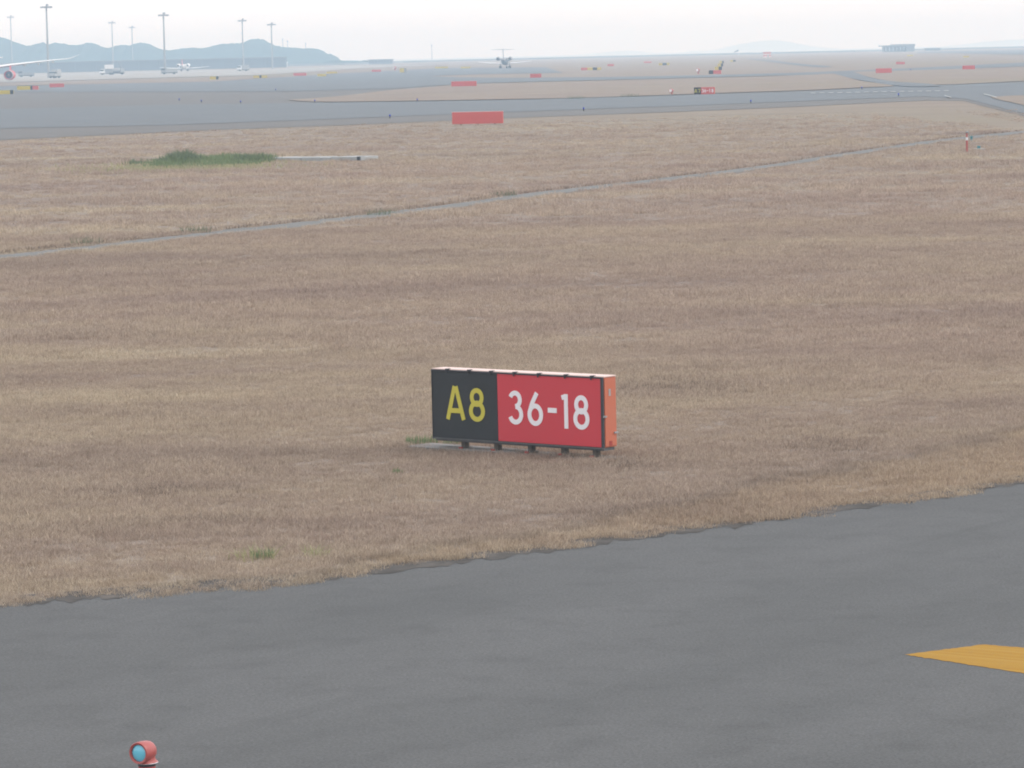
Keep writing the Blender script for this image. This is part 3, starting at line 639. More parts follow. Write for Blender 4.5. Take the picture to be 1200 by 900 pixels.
# ------------------------------------------------------------------ aircraft
def ellipse_ring(y, rx, rz, cz, n=20): return [(rx*math.cos(2*math.pi*i/n), y, cz + rz*math.sin(2*math.pi*i/n)) for i in range(n)]
def wing_bm(x0, x1, y0, c0, y1, c1, z0, z1, th):
    """tapered wing panel between root (x0) and tip (x1); y is the leading edge"""
    bm = bmesh.new(); R = []
    for x, yl, c, z, k in ((x0, y0, c0, z0, 1), ((x0+x1)/2, (y0+y1)/2, (c0+c1)/2, (z0+z1)/2-0.03*abs(x1-x0)*0.3, 0.8), (x1, y1, c1, z1, 0.45)):
        R.append([(x, yl, z), (x, yl-c*0.15, z+th*k*0.5), (x, yl-c*0.5, z+th*k*0.45), (x, yl-c, z), (x, yl-c*0.5, z-th*k*0.35), (x, yl-c*0.15, z-th*k*0.4)])
    loft(bm, R); return bm
def jet(g, rz, k, label, fin_mat, ttail, body_mat, eng_mat, span, tail_span, z_eng, x_eng, r_eng, z_fin, zc=2.3):
    """rear-engined jet, nose along +y, seen from behind"""
    r = tag(empty('jet_airplane', g, rz), label, 'airplane'); r.scale = (k, k, k)
    bm = bmesh.new()
    loft(bm, [ellipse_ring(y, a, b_, c) for y, a, b_, c in ((-9.6, .12, .15, zc+.55), (-8.6, .38, .5, zc+.42), (-6.5, .8, .95, zc+.2), (-4, 1.08, 1.18, zc), (3, 1.15, 1.2, zc), (6.5, 1.1, 1.15, zc), (8.6, .8, .85, zc-.1), (9.8, .4, .4, zc-.25), (10.2, .05, .05, zc-.3))])
    fu = build('fuselage', bm, body_mat, r, True)
    build('cockpit_window', B(-0.62, 0.62, 7.9, 8.7, zc+0.30, zc+0.72, bev=0.1), m_glass, r)
    w0 = None
    for s_ in (-1, 1):
        for i in range(9): 
            if w0 is None: w0 = build('cabin_window', B(-0.04, 0.04, -0.14, 0.14, -0.18, 0.18, bev=0.02), m_glass, fu); w0.location = (s_*1.13, -2.6+i*1.0, zc+0.25)
            else: share('cabin_window', w0, fu, (s_*1.13, -2.6+i*1.0, zc+0.25))
        build('wing', wing_bm(s_*0.9, s_*span/2, 2.6, 3.6, -0.6, 1.1, zc-0.75, zc-0.1, 0.42), m_white, r)
        bm = bmesh.new(); lathe_y(bm, [(-6.9, r_eng*0.62), (-6.6, r_eng*0.8), (-5.2, r_eng), (-3.6, r_eng*1.02), (-3.2, r_eng*0.9)], s_*x_eng, z_eng, 18); en = build('engine', bm, eng_mat, r, True)
        bm = bmesh.new(); lathe_y(bm, [(-6.93, r_eng*0.58), (-6.901, r_eng*0.6)], s_*x_eng, z_eng, 16); build('exhaust', bm, m_dark, en)
        build('pylon', B(min(s_*0.7, s_*(x_eng-r_eng*0.8)), max(s_*0.7, s_*(x_eng-r_eng*0.8)), -6.0, -4.2, z_eng-0.18, z_eng+0.06), body_mat, r)
        zt = z_fin-0.18 if ttail else zc+0.9
        build('tailplane', wing_bm(s_*0.1, s_*tail_span/2, -8.6, 1.7, -9.4, 0.8, zt, zt+(0.0 if ttail else .2), 0.2), body_mat if ttail else m_white, r)
        gx = s_*1.5; gb = T((gx, -0.9, 0.45), (gx, -0.9, zc-0.7), 0.12, n=8); gr = build('landing_gear', gb, m_grey, r)
        for q in (-0.24, 0.24): build('wheel', T((gx+q-0.14, -0.9, 0.45), (gx+q+0.14, -0.9, 0.45), 0.45, n=16), m_tyre, gr)
    bm = bmesh.new(); R = []
    for z, yl, c in ((zc+0.7, -5.6, 4.0), (zc+1.6, -6.9, 2.7), (z_fin, -8.4, 1.7)): R.append([(0, yl, z), (0.13, yl-c*0.4, z), (0.02, yl-c, z), (-0.02, yl-c, z), (-0.13, yl-c*0.4, z)])
    loft(bm, R); build('tail_fin', bm, fin_mat, r)
    gb = T((0, 7.0, 0.35), (0, 7.0, zc-0.9), 0.1, n=8); gr = build('nose_gear', gb, m_grey, r); build('wheel', T((-0.2, 7.0, 0.35), (0.2, 7.0, 0.35), 0.35, n=14), m_tyre, gr)
    return r
jet(P(592.2, 80.2), math.radians(-4), 1.0, 'grey T-tailed jet seen from behind on the far taxiway', m_grey, True, m_grey, m_grey, 17.2, 7.4, 3.15, 1.95, 0.62, 6.25)
jet(P(216.8, 83.6), math.radians(-3), 1.0, 'white jet with red tail fin seen from behind near the masts', m_jetred, False, m_white, m_white, 23.0, 5.0, 2.75, 2.2, 0.85, 5.5, 2.1)

def airliner():
    """twin-engined airliner facing the camera, only its left wing and one engine reach into the picture"""
    g = P(-27, 97.0); Y = g.y; s = Y/F_PX
    r = tag(empty('airliner', g, math.radians(6)), 'airliner at the left edge showing a long wing and one red engine', 'airplane')
    # nose along -y (towards the camera)
    zc = 5.2
    bm = bmesh.new(); loft(bm, [ellipse_ring(y, a, a*1.03, c, 28) for y, a, c in ((-28.5, .1, zc-.9), (-27.6, 1.0, zc-.7), (-25.5, 2.0, zc-.3), (-22, 2.7, zc), (-18, 2.82, zc), (16, 2.82, zc), (24, 2.1, zc+.6), (30, 1.0, zc+1.4), (33, .3, zc+1.8))])
    fu = build('fuselage', bm, m_white, r, True)
    build('cockpit_window', B(-1.6, 1.6, -26.6, -25.4, zc+0.75, zc+1.45, bev=0.2), m_glass, r)
    w0 = None
    for s_ in (-1, 1):
        for i in range(26):
            if w0 is None: w0 = build('cabin_window', B(-0.06, 0.06, -0.16, 0.16, -0.22, 0.22, bev=0.03), m_glass, fu); w0.location = (s_*2.78, -17+i*1.25, zc+0.55)
            else: share('cabin_window', w0, fu, (s_*2.78, -17+i*1.25, zc+0.55))
    tipx = 28.2; zr, zt = 3.7, 6.3
    for s_ in (-1, 1):
        bm = bmesh.new(); R = []
        for x, yl, c, z, th in ((2.2, -7, 11.5, zr, 1.3), (9.5, -2.2, 7.6, zr+0.95, 0.85), (18, 3.4, 4.4, zr+1.8, 0.5), (25.3, 8.2, 2.6, zt-0.2, 0.28), (26.7, 9.5, 1.7, zt+0.2, 0.2), (tipx+0.4, 10.9, 0.8, zt+1.0, 0.1)):
            R.append([(s_*x, yl, z), (s_*x, yl+c*0.15, z+th*0.5), (s_*x, yl+c*0.5, z+th*0.4), (s_*x, yl+c, z), (s_*x, yl+c*0.5, z-th*0.35), (s_*x, yl+c*0.15, z-th*0.4)])
        loft(bm, R); wg = build('wing', bm, m_white, r, True)
        for x in (13.2, 17.0, 21.0):
            t_ = (x-9.5)/8.5; yl = -2.2+5.6*t_; z = zr+0.95+0.85*t_
            bm = bmesh.new(); loft(bm, [[(s_*x+a*0.30*math.cos(k*math.pi/4), yl+y, z-0.42+a*0.36*math.sin(k*math.pi/4)-y*0.03) for k in range(8)] for y, a in ((1.2, .15), (2.2, .9), (4.2, 1), (6.6, .5), (7.4, .1))]); build('flap_fairing', bm, m_white, wg, True)
        ex, ez = s_*9.4, 1.95
        bm = bmesh.new(); lathe_y(bm, [(-2.10, 0.95), (-2.70, 1.12), (-2.92, 1.22), (-2.80, 1.34), (-1.70, 1.42), (0.30, 1.38), (1.90, 1.12), (2.00, 0.9), (3.10, 0.5)], 0, 0, 26); en = build('engine', bm, m_jetred, r, True); en.location = (ex, -3.5, ez); en.rotation_euler = (0, 0, -0.19*s_)
        bm = bmesh.new(); lathe_y(bm, [(-2.70, 0.06), (-2.40, 0.3), (-2.20, 0.35)], 0, 0, 16); build('spinner', bm, m_grey, en, True)
        bm = bmesh.new(); lathe_y(bm, [(-2.19, 1.1), (-2.14, 1.1)], 0, 0, 24); build('fan_disc', bm, m_dark, en)
        bm = bmesh.new(); lathe_y(bm, [(-2.93, 1.20), (-2.96, 1.26), (-2.86, 1.36), (-2.60, 1.385)], 0, 0, 26, cap=False); build('intake_lip', bm, m_metal, en, True)
        bm = bmesh.new(); loft(bm, [[(ex-0.18, y0, z), (ex+0.18, y0, z), (ex+0.12, y1, z), (ex-0.12, y1, z)] for z, y0, y1 in ((ez+1.2, -4.6, -0.9), (zr+0.75, -2.4, 2.6))]); build('pylon', bm, m_jetred, r)
        gr = build('landing_gear', T((s_*5.2, 3.0, 0.6), (s_*5.2, 3.0, zr+0.2), 0.25, n=10), m_grey, r)
        for q in (-0.5, 0.5):
            for yy in (2.3, 3.7): build('wheel', T((s_*5.2+q-0.22, yy, 0.62), (s_*5.2+q+0.22, yy, 0.62), 0.62, n=18), m_tyre, gr)
        build('tailplane', wing_bm(s_*0.6, s_*9.5, 0, 1, 0, 1, 0, 0, 0.1) if False else (lambda b: (loft(b, [[(s_*x, yl, z), (s_*x, yl+c*0.4, z+0.2), (s_*x, yl+c, z), (s_*x, yl+c*0.4, z-0.15)] for x, yl, c, z in ((0.8, 25, 5.5, zc+1.2), (6.6, 29.0, 2.6, zc+1.7))]), b)[1])(bmesh.new()), m_white, r)
    bm = bmesh.new(); loft(bm, [[(0, yl, z), (0.25, yl+c*0.4, z), (0, yl+c, z), (-0.25, yl+c*0.4, z)] for z, yl, c in ((zc+2.2, 21, 9), (zc+11.5, 30, 3.6))]); build('tail_fin', bm, m_jetred, r)
    gr = build('nose_gear', T((0, -21, 0.5), (0, -21, zc-2.5), 0.18, n=10), m_grey, r); build('wheel', T((-0.35, -21, 0.5), (0.35, -21, 0.5), 0.5, n=16), m_tyre, gr)
airliner()

# ------------------------------------------------------------------ apron vehicles and equipment
def truck(u, vb, L, h, label, rz, cab_m, body_m, hoist=None):
    g = P(u, vb); r = tag(empty('service_truck', g, rz), label, 'truck')
    build('chassis', B(-L/2, L/2, -1.0, 1.0, 0.45, 0.75), m_dark, r)
    cb = bmesh.new(); loft(cb, [[(x0, -1.1, z), (x1, -1.1, z), (x1, 1.1, z), (x0, 1.1, z)] for z, x0, x1 in ((0.751, -L/2, -L/2+1.9), (1.5, -L/2, -L/2+1.9), (2.4, -L/2+0.5, -L/2+1.9))])
    cab = build('cab', cb, cab_m, r)
    build('windscreen', B(-L/2+0.10, -L/2+1.5, -1.115, 1.115, 1.55, 2.15), m_glass, cab)
    z0 = 0.76 if not hoist else hoist
    build('body', B(-L/2+2.0, L/2, -1.15, 1.15, z0, z0+h, bev=0.05), body_m, r)
    if hoist: build('lift_frame', B(-L/2+2.4, L/2-0.4, -0.7, 0.7, 0.751, hoist-0.002), m_grey, r)
    w = None
    for x in (-L/2+1.1, L/2-1.3):
        for y in (-0.95, 0.95):
            if w is None: w = build('wheel', T((0, -0.14, 0), (0, 0.14, 0), 0.46, n=16), m_tyre, r); w.location = (x, y, 0.46)
            else: share('wheel', w, r, (x, y, 0.46))
    return r
truck(125.0, 88.0, 5.4, 1.6, 'white apron truck with raised white body, left of a mast', 0.15, m_white, m_white, 2.4)
truck(64.5, 91.8, 4.6, 2.2, 'pale box truck at the foot of the tallest mast', 1.2, m_slab, m_slab)
truck(198.5, 87.2, 6.0, 1.4, 'pale grey apron truck at the foot of the mast left of the red tailed jet', 0.1, m_grey, m_slab)
truck(31, 90.4, 6.0, 1.0, 'low grey apron truck behind the red engine', 0.1, m_grey, m_grey)
truck(285.0, 83.6, 5.0, 1.8, 'pale truck in front of the mast left of the hill peak', 0.1, m_white, m_slab)
g = P(137.2, 87.6); r = tag(empty('fuel_tanker', g, 0.2), 'grey tanker with round raised hose hoop beside a mast', 'truck')
build('chassis', B(-2.8, 2.8, -1.0, 1.0, 0.45, 0.8), m_dark, r)
bm = bmesh.new(); tube(bm, (-2.6, 0, 1.7), (1.2, 0, 1.7), 0.88, n=18); build('tank', bm, m_grey, r, True)
build('cab', B(1.4, 2.8, -1.05, 1.05, 0.81, 2.4, bev=0.12), m_slab, r)
bm = bmesh.new()
for k in range(14):
    a0, a1 = math.pi*(-0.1+1.2*k/14), math.pi*(-0.1+1.2*(k+1)/14); tube(bm, (2.1*math.cos(a0)-0.3, 0, 3.2+2.1*math.sin(a0)), (2.1*math.cos(a1)-0.3, 0, 3.2+2.1*math.sin(a1)), 0.17, n=7)
for s_ in (-1, 1): tube(bm, (s_*2.0-0.3, 0, 0.8), (s_*2.0-0.3, 0, 2.6), 0.17, n=7)
build('hose_hoop', bm, m_grey, r)
w = None
for x in (-1.8, 1.9):
    for y in (-0.95, 0.95):
        if w is None: w = build('wheel', T((0, -0.14, 0), (0, 0.14, 0), 0.46, n=16), m_tyre, r); w.location = (x, y, 0.46)
        else: share('wheel', w, r, (x, y, 0.46))

# breakwater behind the apron: long dark wall of blocks
def wall_between(name, ua, ub, dv, Y, vt_a, vt_b, label):
    a, b_ = Pd(ua, vt_a, Y), Pd(ub, vt_b, Y); n = int(abs(b_.x-a.x)/12)+1
    r = tag(empty(name, (a.x, Y, 0)), label, 'wall'); Wd = (b_.x-a.x)/n; f0 = None
    build('capping', B(0, b_.x-a.x, -0.6, 3.2, a.z-0.5, a.z+0.1), m_conc, r)
    for i in range(n):
        if f0 is None: f0 = build('block', B(0.05, Wd-0.05, 0, 2.6, 0, a.z-0.502), m_wall, r)
        else: share('block', f0, r, (Wd*i, rng.uniform(-0.1, 0.1), 0))
    return r
wall_between('breakwater', -160, 336, 0, 2150, 78.0, 75.4, 'long dark breakwater wall behind the apron below the hills')
def small_building(u0, u1, vt, vb, Y, label, mat, roof_mat, n_win=3):
    a, b_ = Pd(u0, vb, Y), Pd(u1, vt, Y); z0 = min(a.z, 0); w = b_.x-a.x; h = b_.z
    r = tag(empty('building', ((a.x+b_.x)/2, Y, 0)), label, 'building')
    wl = build('wall', B(-w/2, w/2, 0, 14, -1.5, h*0.9), mat, r); build('roof', B(-w/2-0.6, w/2+0.6, -0.6, 14.6, h*0.9+0.003, h), roof_mat, r)
    f0 = None
    for i in range(n_win):
        x = -w/2 + w*(i+0.5)/n_win
        if f0 is None: f0 = build('window', B(-w/n_win*0.3, w/n_win*0.3, -0.12, 0.05, h*0.35, h*0.7), m_glass, wl); f0.location.x = x
        else: share('window', f0, wl, (x, 0, 0))
for u0, u1, vt, l in ((62, 68, 77.6, 'small white hut behind the breakwater right of the tallest mast'), (82, 88, 77.2, 'small white hut behind the breakwater between the tallest mast and the wing tip'), (105, 111, 76.6, 'small white hut behind the breakwater right of the wing tip'),
                      (241, 247, 75.4, 'small white hut behind the breakwater right of the red tailed jet'), (258, 276, 74.6, 'long white shed behind the breakwater left of a mast'), (329, 335, 72.6, 'small white hut at the right end of the breakwater')):
    small_building(u0, u1, vt, 80.0 - u0*0.012, 2175, l, m_white, m_white)
r = tag(empty('sea_wall', (0, 0, 0)), 'low dark sea wall along the far shore at the horizon', 'wall')
bm = bmesh.new(); es = [Vector((p[0], p[1], 0)) for p in land[2:-2]]
for p, q in zip(es, es[1:]):
    d = (q-p).normalized(); nn_ = Vector((-d.y, d.x, 0)); R = []
    for e in (p, q): R.append([e - nn_*2.2 + Vector((0, 0, 0.02)), e - nn_*1.6 + Vector((0, 0, 1.15)), e - nn_*0.4 + Vector((0, 0, 1.25)), e + Vector((0, 0, 0.02))])
    loft(bm, R)
build('rampart', bm, m_wall, r)
small_building(432, 460, 69.2, 77, 2380, 'long pale grey block building on the low shore right of the hill', m_build, m_build, 8)
# grey flat roofed building on the right horizon
a, b_ = Pd(1036, 60.5, 2600), Pd(1072, 52.0, 2600); w = b_.x-a.x; H = b_.z
r = tag(empty('pavilion', ((a.x+b_.x)/2, 2600, 0), 0.05), 'flat-roofed grey building with pale columns on the right horizon', 'building')
bm = bmesh.new(); box(bm, -w/2-1.9, w/2+0.2, -1.5, 13, H-1.05, H-0.25); box(bm, -w/2+6, w/2+0.2, 0, 12, H-0.249, H+0.35); build('roof', bm, m_build, r)
build('wall', B(-w/2+0.3, w/2-0.5, 6, 11, 0, H-1.051), m_build, r)
f0 = None
for i in range(9):
    x = -w/2+0.4 + (w-0.9)*i/8
    if f0 is None: f0 = build('column', B(-0.35, 0.35, -0.35, 0.35, 0, H-1.052), m_build, r); f0.location = (x, 0, 0)
    else: share('column', f0, r, (x, 0, 0))
g0 = None
for i in range(8):
    x = -w/2+0.4 + (w-0.9)*(i+0.5)/8
    if g0 is None: g0 = build('window', B(-0.75, 0.75, -0.1, 0.06, 0.9, H-1.6), m_white, r); g0.location = (x, 5.9, 0)
    else: share('window', g0, r, (x, 5.9, 0))
build('end_wall', B(w/2-5.2, w/2-0.52, 0.4, 5.8, 0, H-1.053), m_build, r)
# low far sheds right of it
small_building(1086, 1102, 56.0, 60, 2700, 'low pale shed right of the flat-roofed grey building', m_conc, m_conc, 4)
# red and white equipment cabin
g = P(899, 67.4); s = g.y/F_PX
r = tag(empty('equipment_cabin', g, 0.3), 'small red and white equipment cabin right of the windsock', 'cabin')
for i in range(4): build('band', B(-3.8*s, 3.8*s, -1.2, 1.2, i*1.5*s+0.002, (i+1)*1.5*s), m_farred if i % 2 else m_topcov, r)
build('roof', B(-4.1*s, 4.1*s, -1.4, 1.4, 6*s+0.003, 6.4*s), m_farred, r); build('door', B(-1.0*s, 1.0*s, -1.26, -1.201, 0.01, 3.4*s), m_slab, r)
# windsock
g = P(865.6, 64.9); s = g.y/F_PX; r = tag(empty('windsock', g), 'dark windsock on a thin pole at the horizon', 'windsock')
H = 6.2*s; build('pole', T((0, 0, 0), (0, 0, H), 0.22*s, 0.16*s, n=8), m_white, r)
bm = bmesh.new(); tube(bm, (-0.2*s, 0, H-0.3*s), (-5.6*s, 0.5*s, H-2.6*s), 0.95*s, 0.4*s, n=12); build('sock', bm, m_trim, r, True)

# ------------------------------------------------------------------ vegetation
def blades_bm(n, rad, hmin, hmax, wmin, wmax, lean=0.5, mode='disc', height_fn=None, seed=0, pts=None):
    rg = np.random.default_rng(seed); V, Fc, sh = [], [], []
    for i in range(n):
        if pts is not None: x, y = pts[i]
        else:
            q = rad*math.sqrt(rg.uniform()); a = rg.uniform(0, 2*math.pi); x, y = q*math.cos(a), q*math.sin(a)
        h = rg.uniform(hmin, hmax) * (height_fn(x, y) if height_fn else 1); w = rg.uniform(wmin, wmax)
        a = rg.uniform(0, 2*math.pi); dx, dy = math.cos(a), math.sin(a); la = rg.uniform(0, 2*math.pi); ln = h*abs(rg.normal(0, lean))
        lx, ly = ln*math.cos(la), ln*math.sin(la); s_ = float(np.clip(rg.normal(0.5, 0.25), 0, 1)); k = len(V)
        V += [(x-dx*w/2, y-dy*w/2, -0.005), (x+dx*w/2, y+dy*w/2, -0.005), (x+dx*w*0.42+lx*0.4, y+dy*w*0.42+ly*0.4, h*0.6), (x-dx*w*0.42+lx*0.4, y-dy*w*0.42+ly*0.4, h*0.6), (x+lx, y+ly, h)]
        Fc += [(k, k+1, k+2, k+3), (k+3, k+2, k+4)]; sh += [s_]*5
    return V, Fc, sh
def blade_mesh(name, mat, *a, **k):
    V, Fc, sh = blades_bm(*a, **k); me = bpy.data.meshes.new(name); me.from_pydata(V, [], Fc); me.materials.append(mat)
    at = me.attributes.new('shade', 'FLOAT', 'POINT'); at.data.foreach_set('value', sh); return me
src = bpy.data.collections.new('tuft_sources')
for i in range(5):
    me = blade_mesh('tuft', m_blade, 90, 0.16, 0.016, 0.056, 0.0025, 0.005, 1.0, seed=20+i); src.objects.link(bpy.data.objects.new('tuft', me))
def vnoise(x, y, s, seed):
    """cheap value noise for placing"""
    rg = np.random.default_rng(seed); tbl = rg.uniform(0, 1, (256, 256)); X, Yv = x*s, y*s
    xi, yi = np.floor(X).astype(int), np.floor(Yv).astype(int); fx, fy = X-xi, Yv-yi; fx, fy = fx*fx*(3-2*fx), fy*fy*(3-2*fy)
    g_ = lambda a, b__: tbl[a % 256, b__ % 256]
    return (g_(xi, yi)*(1-fx)+g_(xi+1, yi)*fx)*(1-fy) + (g_(xi, yi+1)*(1-fx)+g_(xi+1, yi+1)*fx)*fy
pc = np.array([P(u, v)[:2] for u, v in pl]); ph = np.array([(P(u, v-path_half(u))-P(u, v+path_half(u))).length/2 for u, v in pl])
fe = np.array([P(u, v)[:2] for u, v in [(-900, 196), (-300, 178), (0, 164.5), (215, 154), (400, 147), (600, 138.5), (800, 131), (950, 124.5), (1050, 119.5), (1130, 119), (1150, 125), (1180, 132.5), (1205, 138), (1330, 167)]])
fe = fe[np.argsort(fe[:, 0])]
def scatter(y0, y1, dens, smin, smax, margin):
    n = int(dens * (y1-y0) * 2 * (0.1334*y1 + margin)); y = rng.uniform(y0, y1, n); x = rng.uniform(-1, 1, n) * (0.1334*y1 + margin)
    keep = np.abs(x) < 0.1334*y + margin
    keep &= y > near_edge(x) + (vnoise(x, y, 0.4, 4)-0.5)*0.7 + (vnoise(x, y, 1.3, 3)-0.5)*0.7 + (vnoise(x, y, 4.0, 9)-0.5)*0.6 - 0.06
    keep &= y < np.interp(x, fe[:, 0], fe[:, 1]) - rng.uniform(0.3, 5, n)
    yc = np.interp(x, pc[:, 0], pc[:, 1]); hc = np.interp(x, pc[:, 0], ph); keep &= np.abs(y-yc) > hc*0.85
    lx, ly = (x-A.x)*ax.x + (y-A.y)*ax.y, -(x-A.x)*ax.y + (y-A.y)*ax.x
    keep &= ~((lx > -0.32) & (lx < WID) & (ly > np.where(lx < 0.9, -0.09, -0.03)) & (ly < 0.34) & (rng.uniform(0, 1, n) < np.where(lx < 0.9, 0.85, 0.35)))
    keep &= rng.uniform(0, 1, n) > np.clip((y-95)/175, 0, 1)**0.8
    x, y = x[keep], y[keep]
    sc = rng.uniform(smin, smax, len(x)) * (0.65 + 0.75*vnoise(x, y, 0.55, 6)) * (0.85 + 0.35*vnoise(x, y, 0.17, 8))
    return x, y, sc
parts_ = [scatter(25, 60, 90, 0.75, 1.2, 3.5), scatter(60, 105, 30, 1.05, 1.6, 4), scatter(105, 270, 5, 1.5, 2.3, 4)]
X = np.concatenate([p[0] for p in parts_]); Yv = np.concatenate([p[1] for p in parts_]); SC = np.concatenate([p[2] for p in parts_])
nn = len(X); print('tufts', nn)
me = bpy.data.meshes.new('dry_grass'); me.vertices.add(nn); me.vertices.foreach_set('co', np.stack([X, Yv, np.zeros(nn)], 1).astype(np.float32).ravel())
at = me.attributes.new('scl', 'FLOAT_VECTOR', 'POINT'); at.data.foreach_set('vector', np.stack([SC, SC, SC*rng.uniform(0.75, 1.2, nn)], 1).astype(np.float32).ravel())
at = me.attributes.new('rot', 'FLOAT_VECTOR', 'POINT'); at.data.foreach_set('vector', np.stack([rng.normal(0, 0.08, nn), rng.normal(0, 0.08, nn), rng.uniform(0, 6.28, nn)], 1).astype(np.float32).ravel())
grass = link(bpy.data.objects.new('dry_grass', me)); tag(grass, 'short dry brown grass covering the field', 'grass', kind='stuff')
ng = bpy.data.node_groups.new('scatter_tufts', 'GeometryNodeTree')
ng.interface.new_socket('Geometry', in_out='INPUT', socket_type='NodeSocketGeometry'); ng.interface.new_socket('Geometry', in_out='OUTPUT', socket_type='NodeSocketGeometry')
gi, go = ng.nodes.new('NodeGroupInput'), ng.nodes.new('NodeGroupOutput'); iop = ng.nodes.new('GeometryNodeInstanceOnPoints'); ci = ng.nodes.new('GeometryNodeCollectionInfo')
ci.inputs['Collection'].default_value = src; ci.inputs['Separate Children'].default_value = True; ci.inputs['Reset Children'].default_value = True
iop.inputs['Pick Instance'].default_value = True
na, nb = ng.nodes.new('GeometryNodeInputNamedAttribute'), ng.nodes.new('GeometryNodeInputNamedAttribute')
na.data_type = nb.data_type = 'FLOAT_VECTOR'; na.inputs['Name'].default_value = 'scl'; nb.inputs['Name'].default_value = 'rot'
ng.links.new(gi.outputs[0], iop.inputs['Points']); ng.links.new(ci.outputs[0], iop.inputs['Instance']); ng.links.new(na.outputs['Attribute'], iop.inputs['Scale']); ng.links.new(nb.outputs['Attribute'], iop.inputs['Rotation'])
ng.links.new(iop.outputs[0], go.inputs[0])
grass.modifiers.new('scatter', 'NODES').node_group = ng

# overgrown green patch
g = P(238, 191); s = g.y/F_PX
r = tag(empty('green_patch', g), 'overgrown dark green grass patch in the brown field', 'plant')
rg = np.random.default_rng(5); pts = []
while len(pts) < 5200:
    x, y = rg.uniform(-84, 85)*s, rg.uniform(-9, 9)
    e = (x/(84*s))**2 + (y/8.5)**2
    if e < 1 + rg.normal(0, 0.12): pts.append((x, y))
def hfun(x, y):
    k = 0.55 + 0.35*math.sin(x*1.9)*math.sin(x*0.7+1) + 0.2*math.sin(y*1.3+x)
    k += 0.75*math.exp(-((x+26*s)/(18*s))**2) + 0.35*math.exp(-((x-60*s)/(22*s))**2)
    return max(0.22, k*(1-0.45*abs(y)/8.5))
low = [p for p in pts]; me = blade_mesh('low_growth', m_green, len(low), 1, 0.2, 0.52, 0.02, 0.05, 0.5, height_fn=hfun, seed=3, pts=low); link(bpy.data.objects.new('low_growth', me), r)
tp = [(rg.normal(-26, 11)*s, rg.normal(0, 2.0)) for i in range(900)] + [(rg.normal(58, 14)*s, rg.normal(0, 2.0)) for i in range(450)] + [(rg.normal(-74, 7)*s, rg.normal(0, 1.6)) for i in range(200)]
me = blade_mesh('tall_growth', m_dkgreen, len(tp), 1, 0.3, 0.62, 0.02, 0.05, 0.4, height_fn=hfun, seed=4, pts=tp); link(bpy.data.objects.new('tall_growth', me), r)
fp = [(rg.normal(-10, 62)*s, rg.choice([-1, -1, 1])*rg.gamma(3, 1.1)-5.5) for i in range(3600)]
me = blade_mesh('pale_fringe', m_ygreen, len(fp), 1, 0.06, 0.20, 0.02, 0.04, 0.7, seed=6, pts=fp); link(bpy.data.objects.new('pale_fringe', me), r)
# single weeds
def weed(u, v, rad, h, n, mat, label, lean=0.6):
    g = P(u, v); me = blade_mesh('weed', mat, n, rad, h*0.4, h, 0.006, 0.014, lean, seed=int(u*7)); o = link(bpy.data.objects.new('weed', me)); o.location = g; tag(o, label, 'weed', 'green weeds in the dry grass')
weed(493, 521, 0.20, 0.13, 160, m_green, 'grey green weed just left of the large sign'); weed(530, 521.5, 0.10, 0.10, 80, m_green, 'bright green weed under the left end of the large sign')
weed(466, 555, 0.07, 0.08, 40, m_green, 'tiny green weed in the grass below left of the large sign'); weed(308, 655, 0.10, 0.13, 50, m_green, 'green weed near the taxiway edge at lower left')
weed(296, 656, 0.24, 0.17, 46, m_ygreen, 'pale straw tuft beside the green weed near the taxiway edge', 1.0); weed(372, 652, 0.12, 0.14, 40, m_ygreen, 'pale straw tuft at the taxiway edge right of the green weed', 0.9)
for u, v, l in ((101, 286.5, 'dark weed on the service path edge at far left'), (228, 273, 'dark weed on the service path edge below the green patch'), (590, 230, 'dark weed on the service path edge above the large sign'), (447, 252, 'dark weed on the service path edge left of the large sign')):
    weed(u, v, 0.45, 0.28, 90, m_dkgreen, l)
for u, v, l in ((675, 116.2, 'dark shrubby tuft on the far taxiway rim right of the largest red board'), (738, 113.8, 'dark shrubby tuft on the far taxiway rim left of the small red and white light')):
    weed(u, v, 1.0, 0.5, 160, m_dkgreen, l)
straw = []
ys = rng.uniform(29, 85, 5200)
for y in ys:
    x = rng.uniform(-1, 1)*(0.1334*y + 3)
    if y > near_edge(x) + 0.2 and vnoise(np.array([x]), np.array([y]), 0.35, 21)[0] > 0.45: straw.append((x, y))
m_straw = blade_mat('pale_straw', (0.46, 0.42, 0.34), 0.55)
me = blade_mesh('tall_straws', m_straw, len(straw), 1, 0.07, 0.17, 0.0025, 0.005, 0.6, seed=15, pts=straw); tag(link(bpy.data.objects.new('tall_straws', me)), 'thin pale straws standing above the short dry grass', 'grass', kind='stuff')
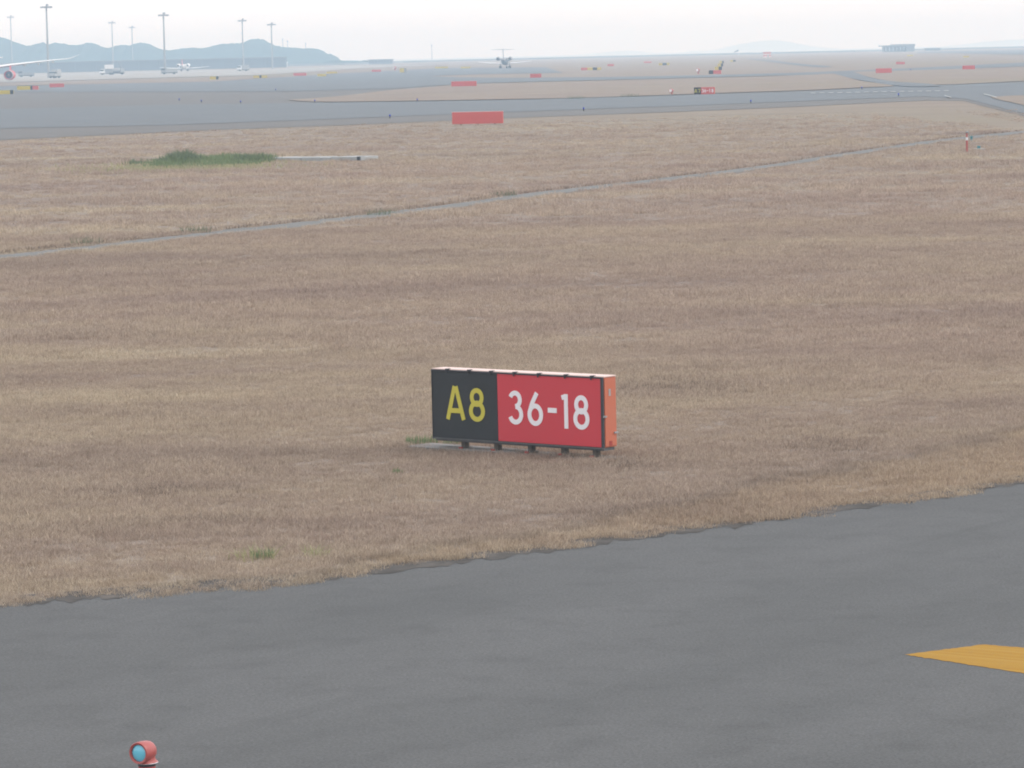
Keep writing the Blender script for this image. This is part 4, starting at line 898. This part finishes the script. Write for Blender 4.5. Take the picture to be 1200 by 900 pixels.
# taller fringe of dead grass along the upper side of the service path and along the near pavement edge
V, Fc, sh = [], [], []
pts = []
for i in range(4200):
    k = rng.uniform(0, len(pl)-1.001); i0 = int(k); f_ = k-i0; u = pl[i0][0]*(1-f_)+pl[i0+1][0]*f_; v = pl[i0][1]*(1-f_)+pl[i0+1][1]*f_
    p = P(u, v - path_half(u)*rng.uniform(0.95, 1.5)); pts.append((p.x, p.y))
m_fringe = blade_mat('dead_fringe', (0.115, 0.085, 0.072), 0.6)
me = blade_mesh('path_fringe', m_fringe, len(pts), 1, 0.04, 0.14, 0.012, 0.03, 0.9, seed=9, pts=pts); tag(link(bpy.data.objects.new('path_fringe', me)), 'taller dead grass along the far side of the service path', 'grass', kind='stuff')
pts = []
for i in range(9000):
    k = rng.uniform(0, len(near_w)-1.001); i0 = int(k); f_ = k-i0; p = near_w[i0].lerp(near_w[i0+1], f_)
    q_ = (np.array([p.x]), np.array([p.y])); off = float((vnoise(*q_, 0.4, 4)[0]-0.5)*0.7 + (vnoise(*q_, 1.3, 3)[0]-0.5)*0.7 + rng.normal(0.0, 0.15)); pts.append((p.x + rng.normal(0, 0.05), p.y + off))
pts = []
for (u, v, rx, ry, n) in ((800, 454.5, 0.62, 1.1, 2300), (735, 545, 0.16, 0.35, 260), (975, 522, 0.3, 0.5, 420), (180, 578, 0.45, 0.35, 700), (245, 611, 0.35, 0.2, 420), (560, 700, 0, 0, 0)):
    c_ = P(u, v); pts += [(c_.x + rng.normal(0, rx), c_.y + rng.normal(0, ry)) for i in range(n)]
m_dead = blade_mat('dark_dead_blades', (0.125, 0.098, 0.088), 0.6)
me = blade_mesh('dead_patches', m_dead, len(pts), 1, 0.03, 0.085, 0.004, 0.010, 0.9, seed=12, pts=pts); tag(link(bpy.data.objects.new('dead_patches', me)), 'dark matted patches of dead grass, the largest right behind the large sign', 'grass', kind='stuff')
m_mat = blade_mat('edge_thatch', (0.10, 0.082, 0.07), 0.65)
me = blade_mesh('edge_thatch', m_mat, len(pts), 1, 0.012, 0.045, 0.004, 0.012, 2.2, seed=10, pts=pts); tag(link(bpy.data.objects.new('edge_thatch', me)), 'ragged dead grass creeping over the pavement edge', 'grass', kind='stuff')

# ------------------------------------------------------------------ haze
bm = B(-2500, 2500, -300, 10000, -4.0, 62); hz = build('haze', bm, None); tag(hz, kind='stuff')
m = bpy.data.materials.new('haze_air'); m.use_nodes = True; t = m.node_tree; t.nodes.clear()
o = t.nodes.new('ShaderNodeOutputMaterial'); pv = t.nodes.new('ShaderNodeVolumePrincipled')
pv.inputs['Color'].default_value = (0.54, 0.77, 1.0, 1); pv.inputs['Absorption Color'].default_value = (1, 1, 1, 1); pv.inputs['Density'].default_value = HAZE_DENSITY; pv.inputs['Anisotropy'].default_value = 0.2
t.links.new(pv.outputs[0], o.inputs['Volume']); hz.data.materials.append(m)
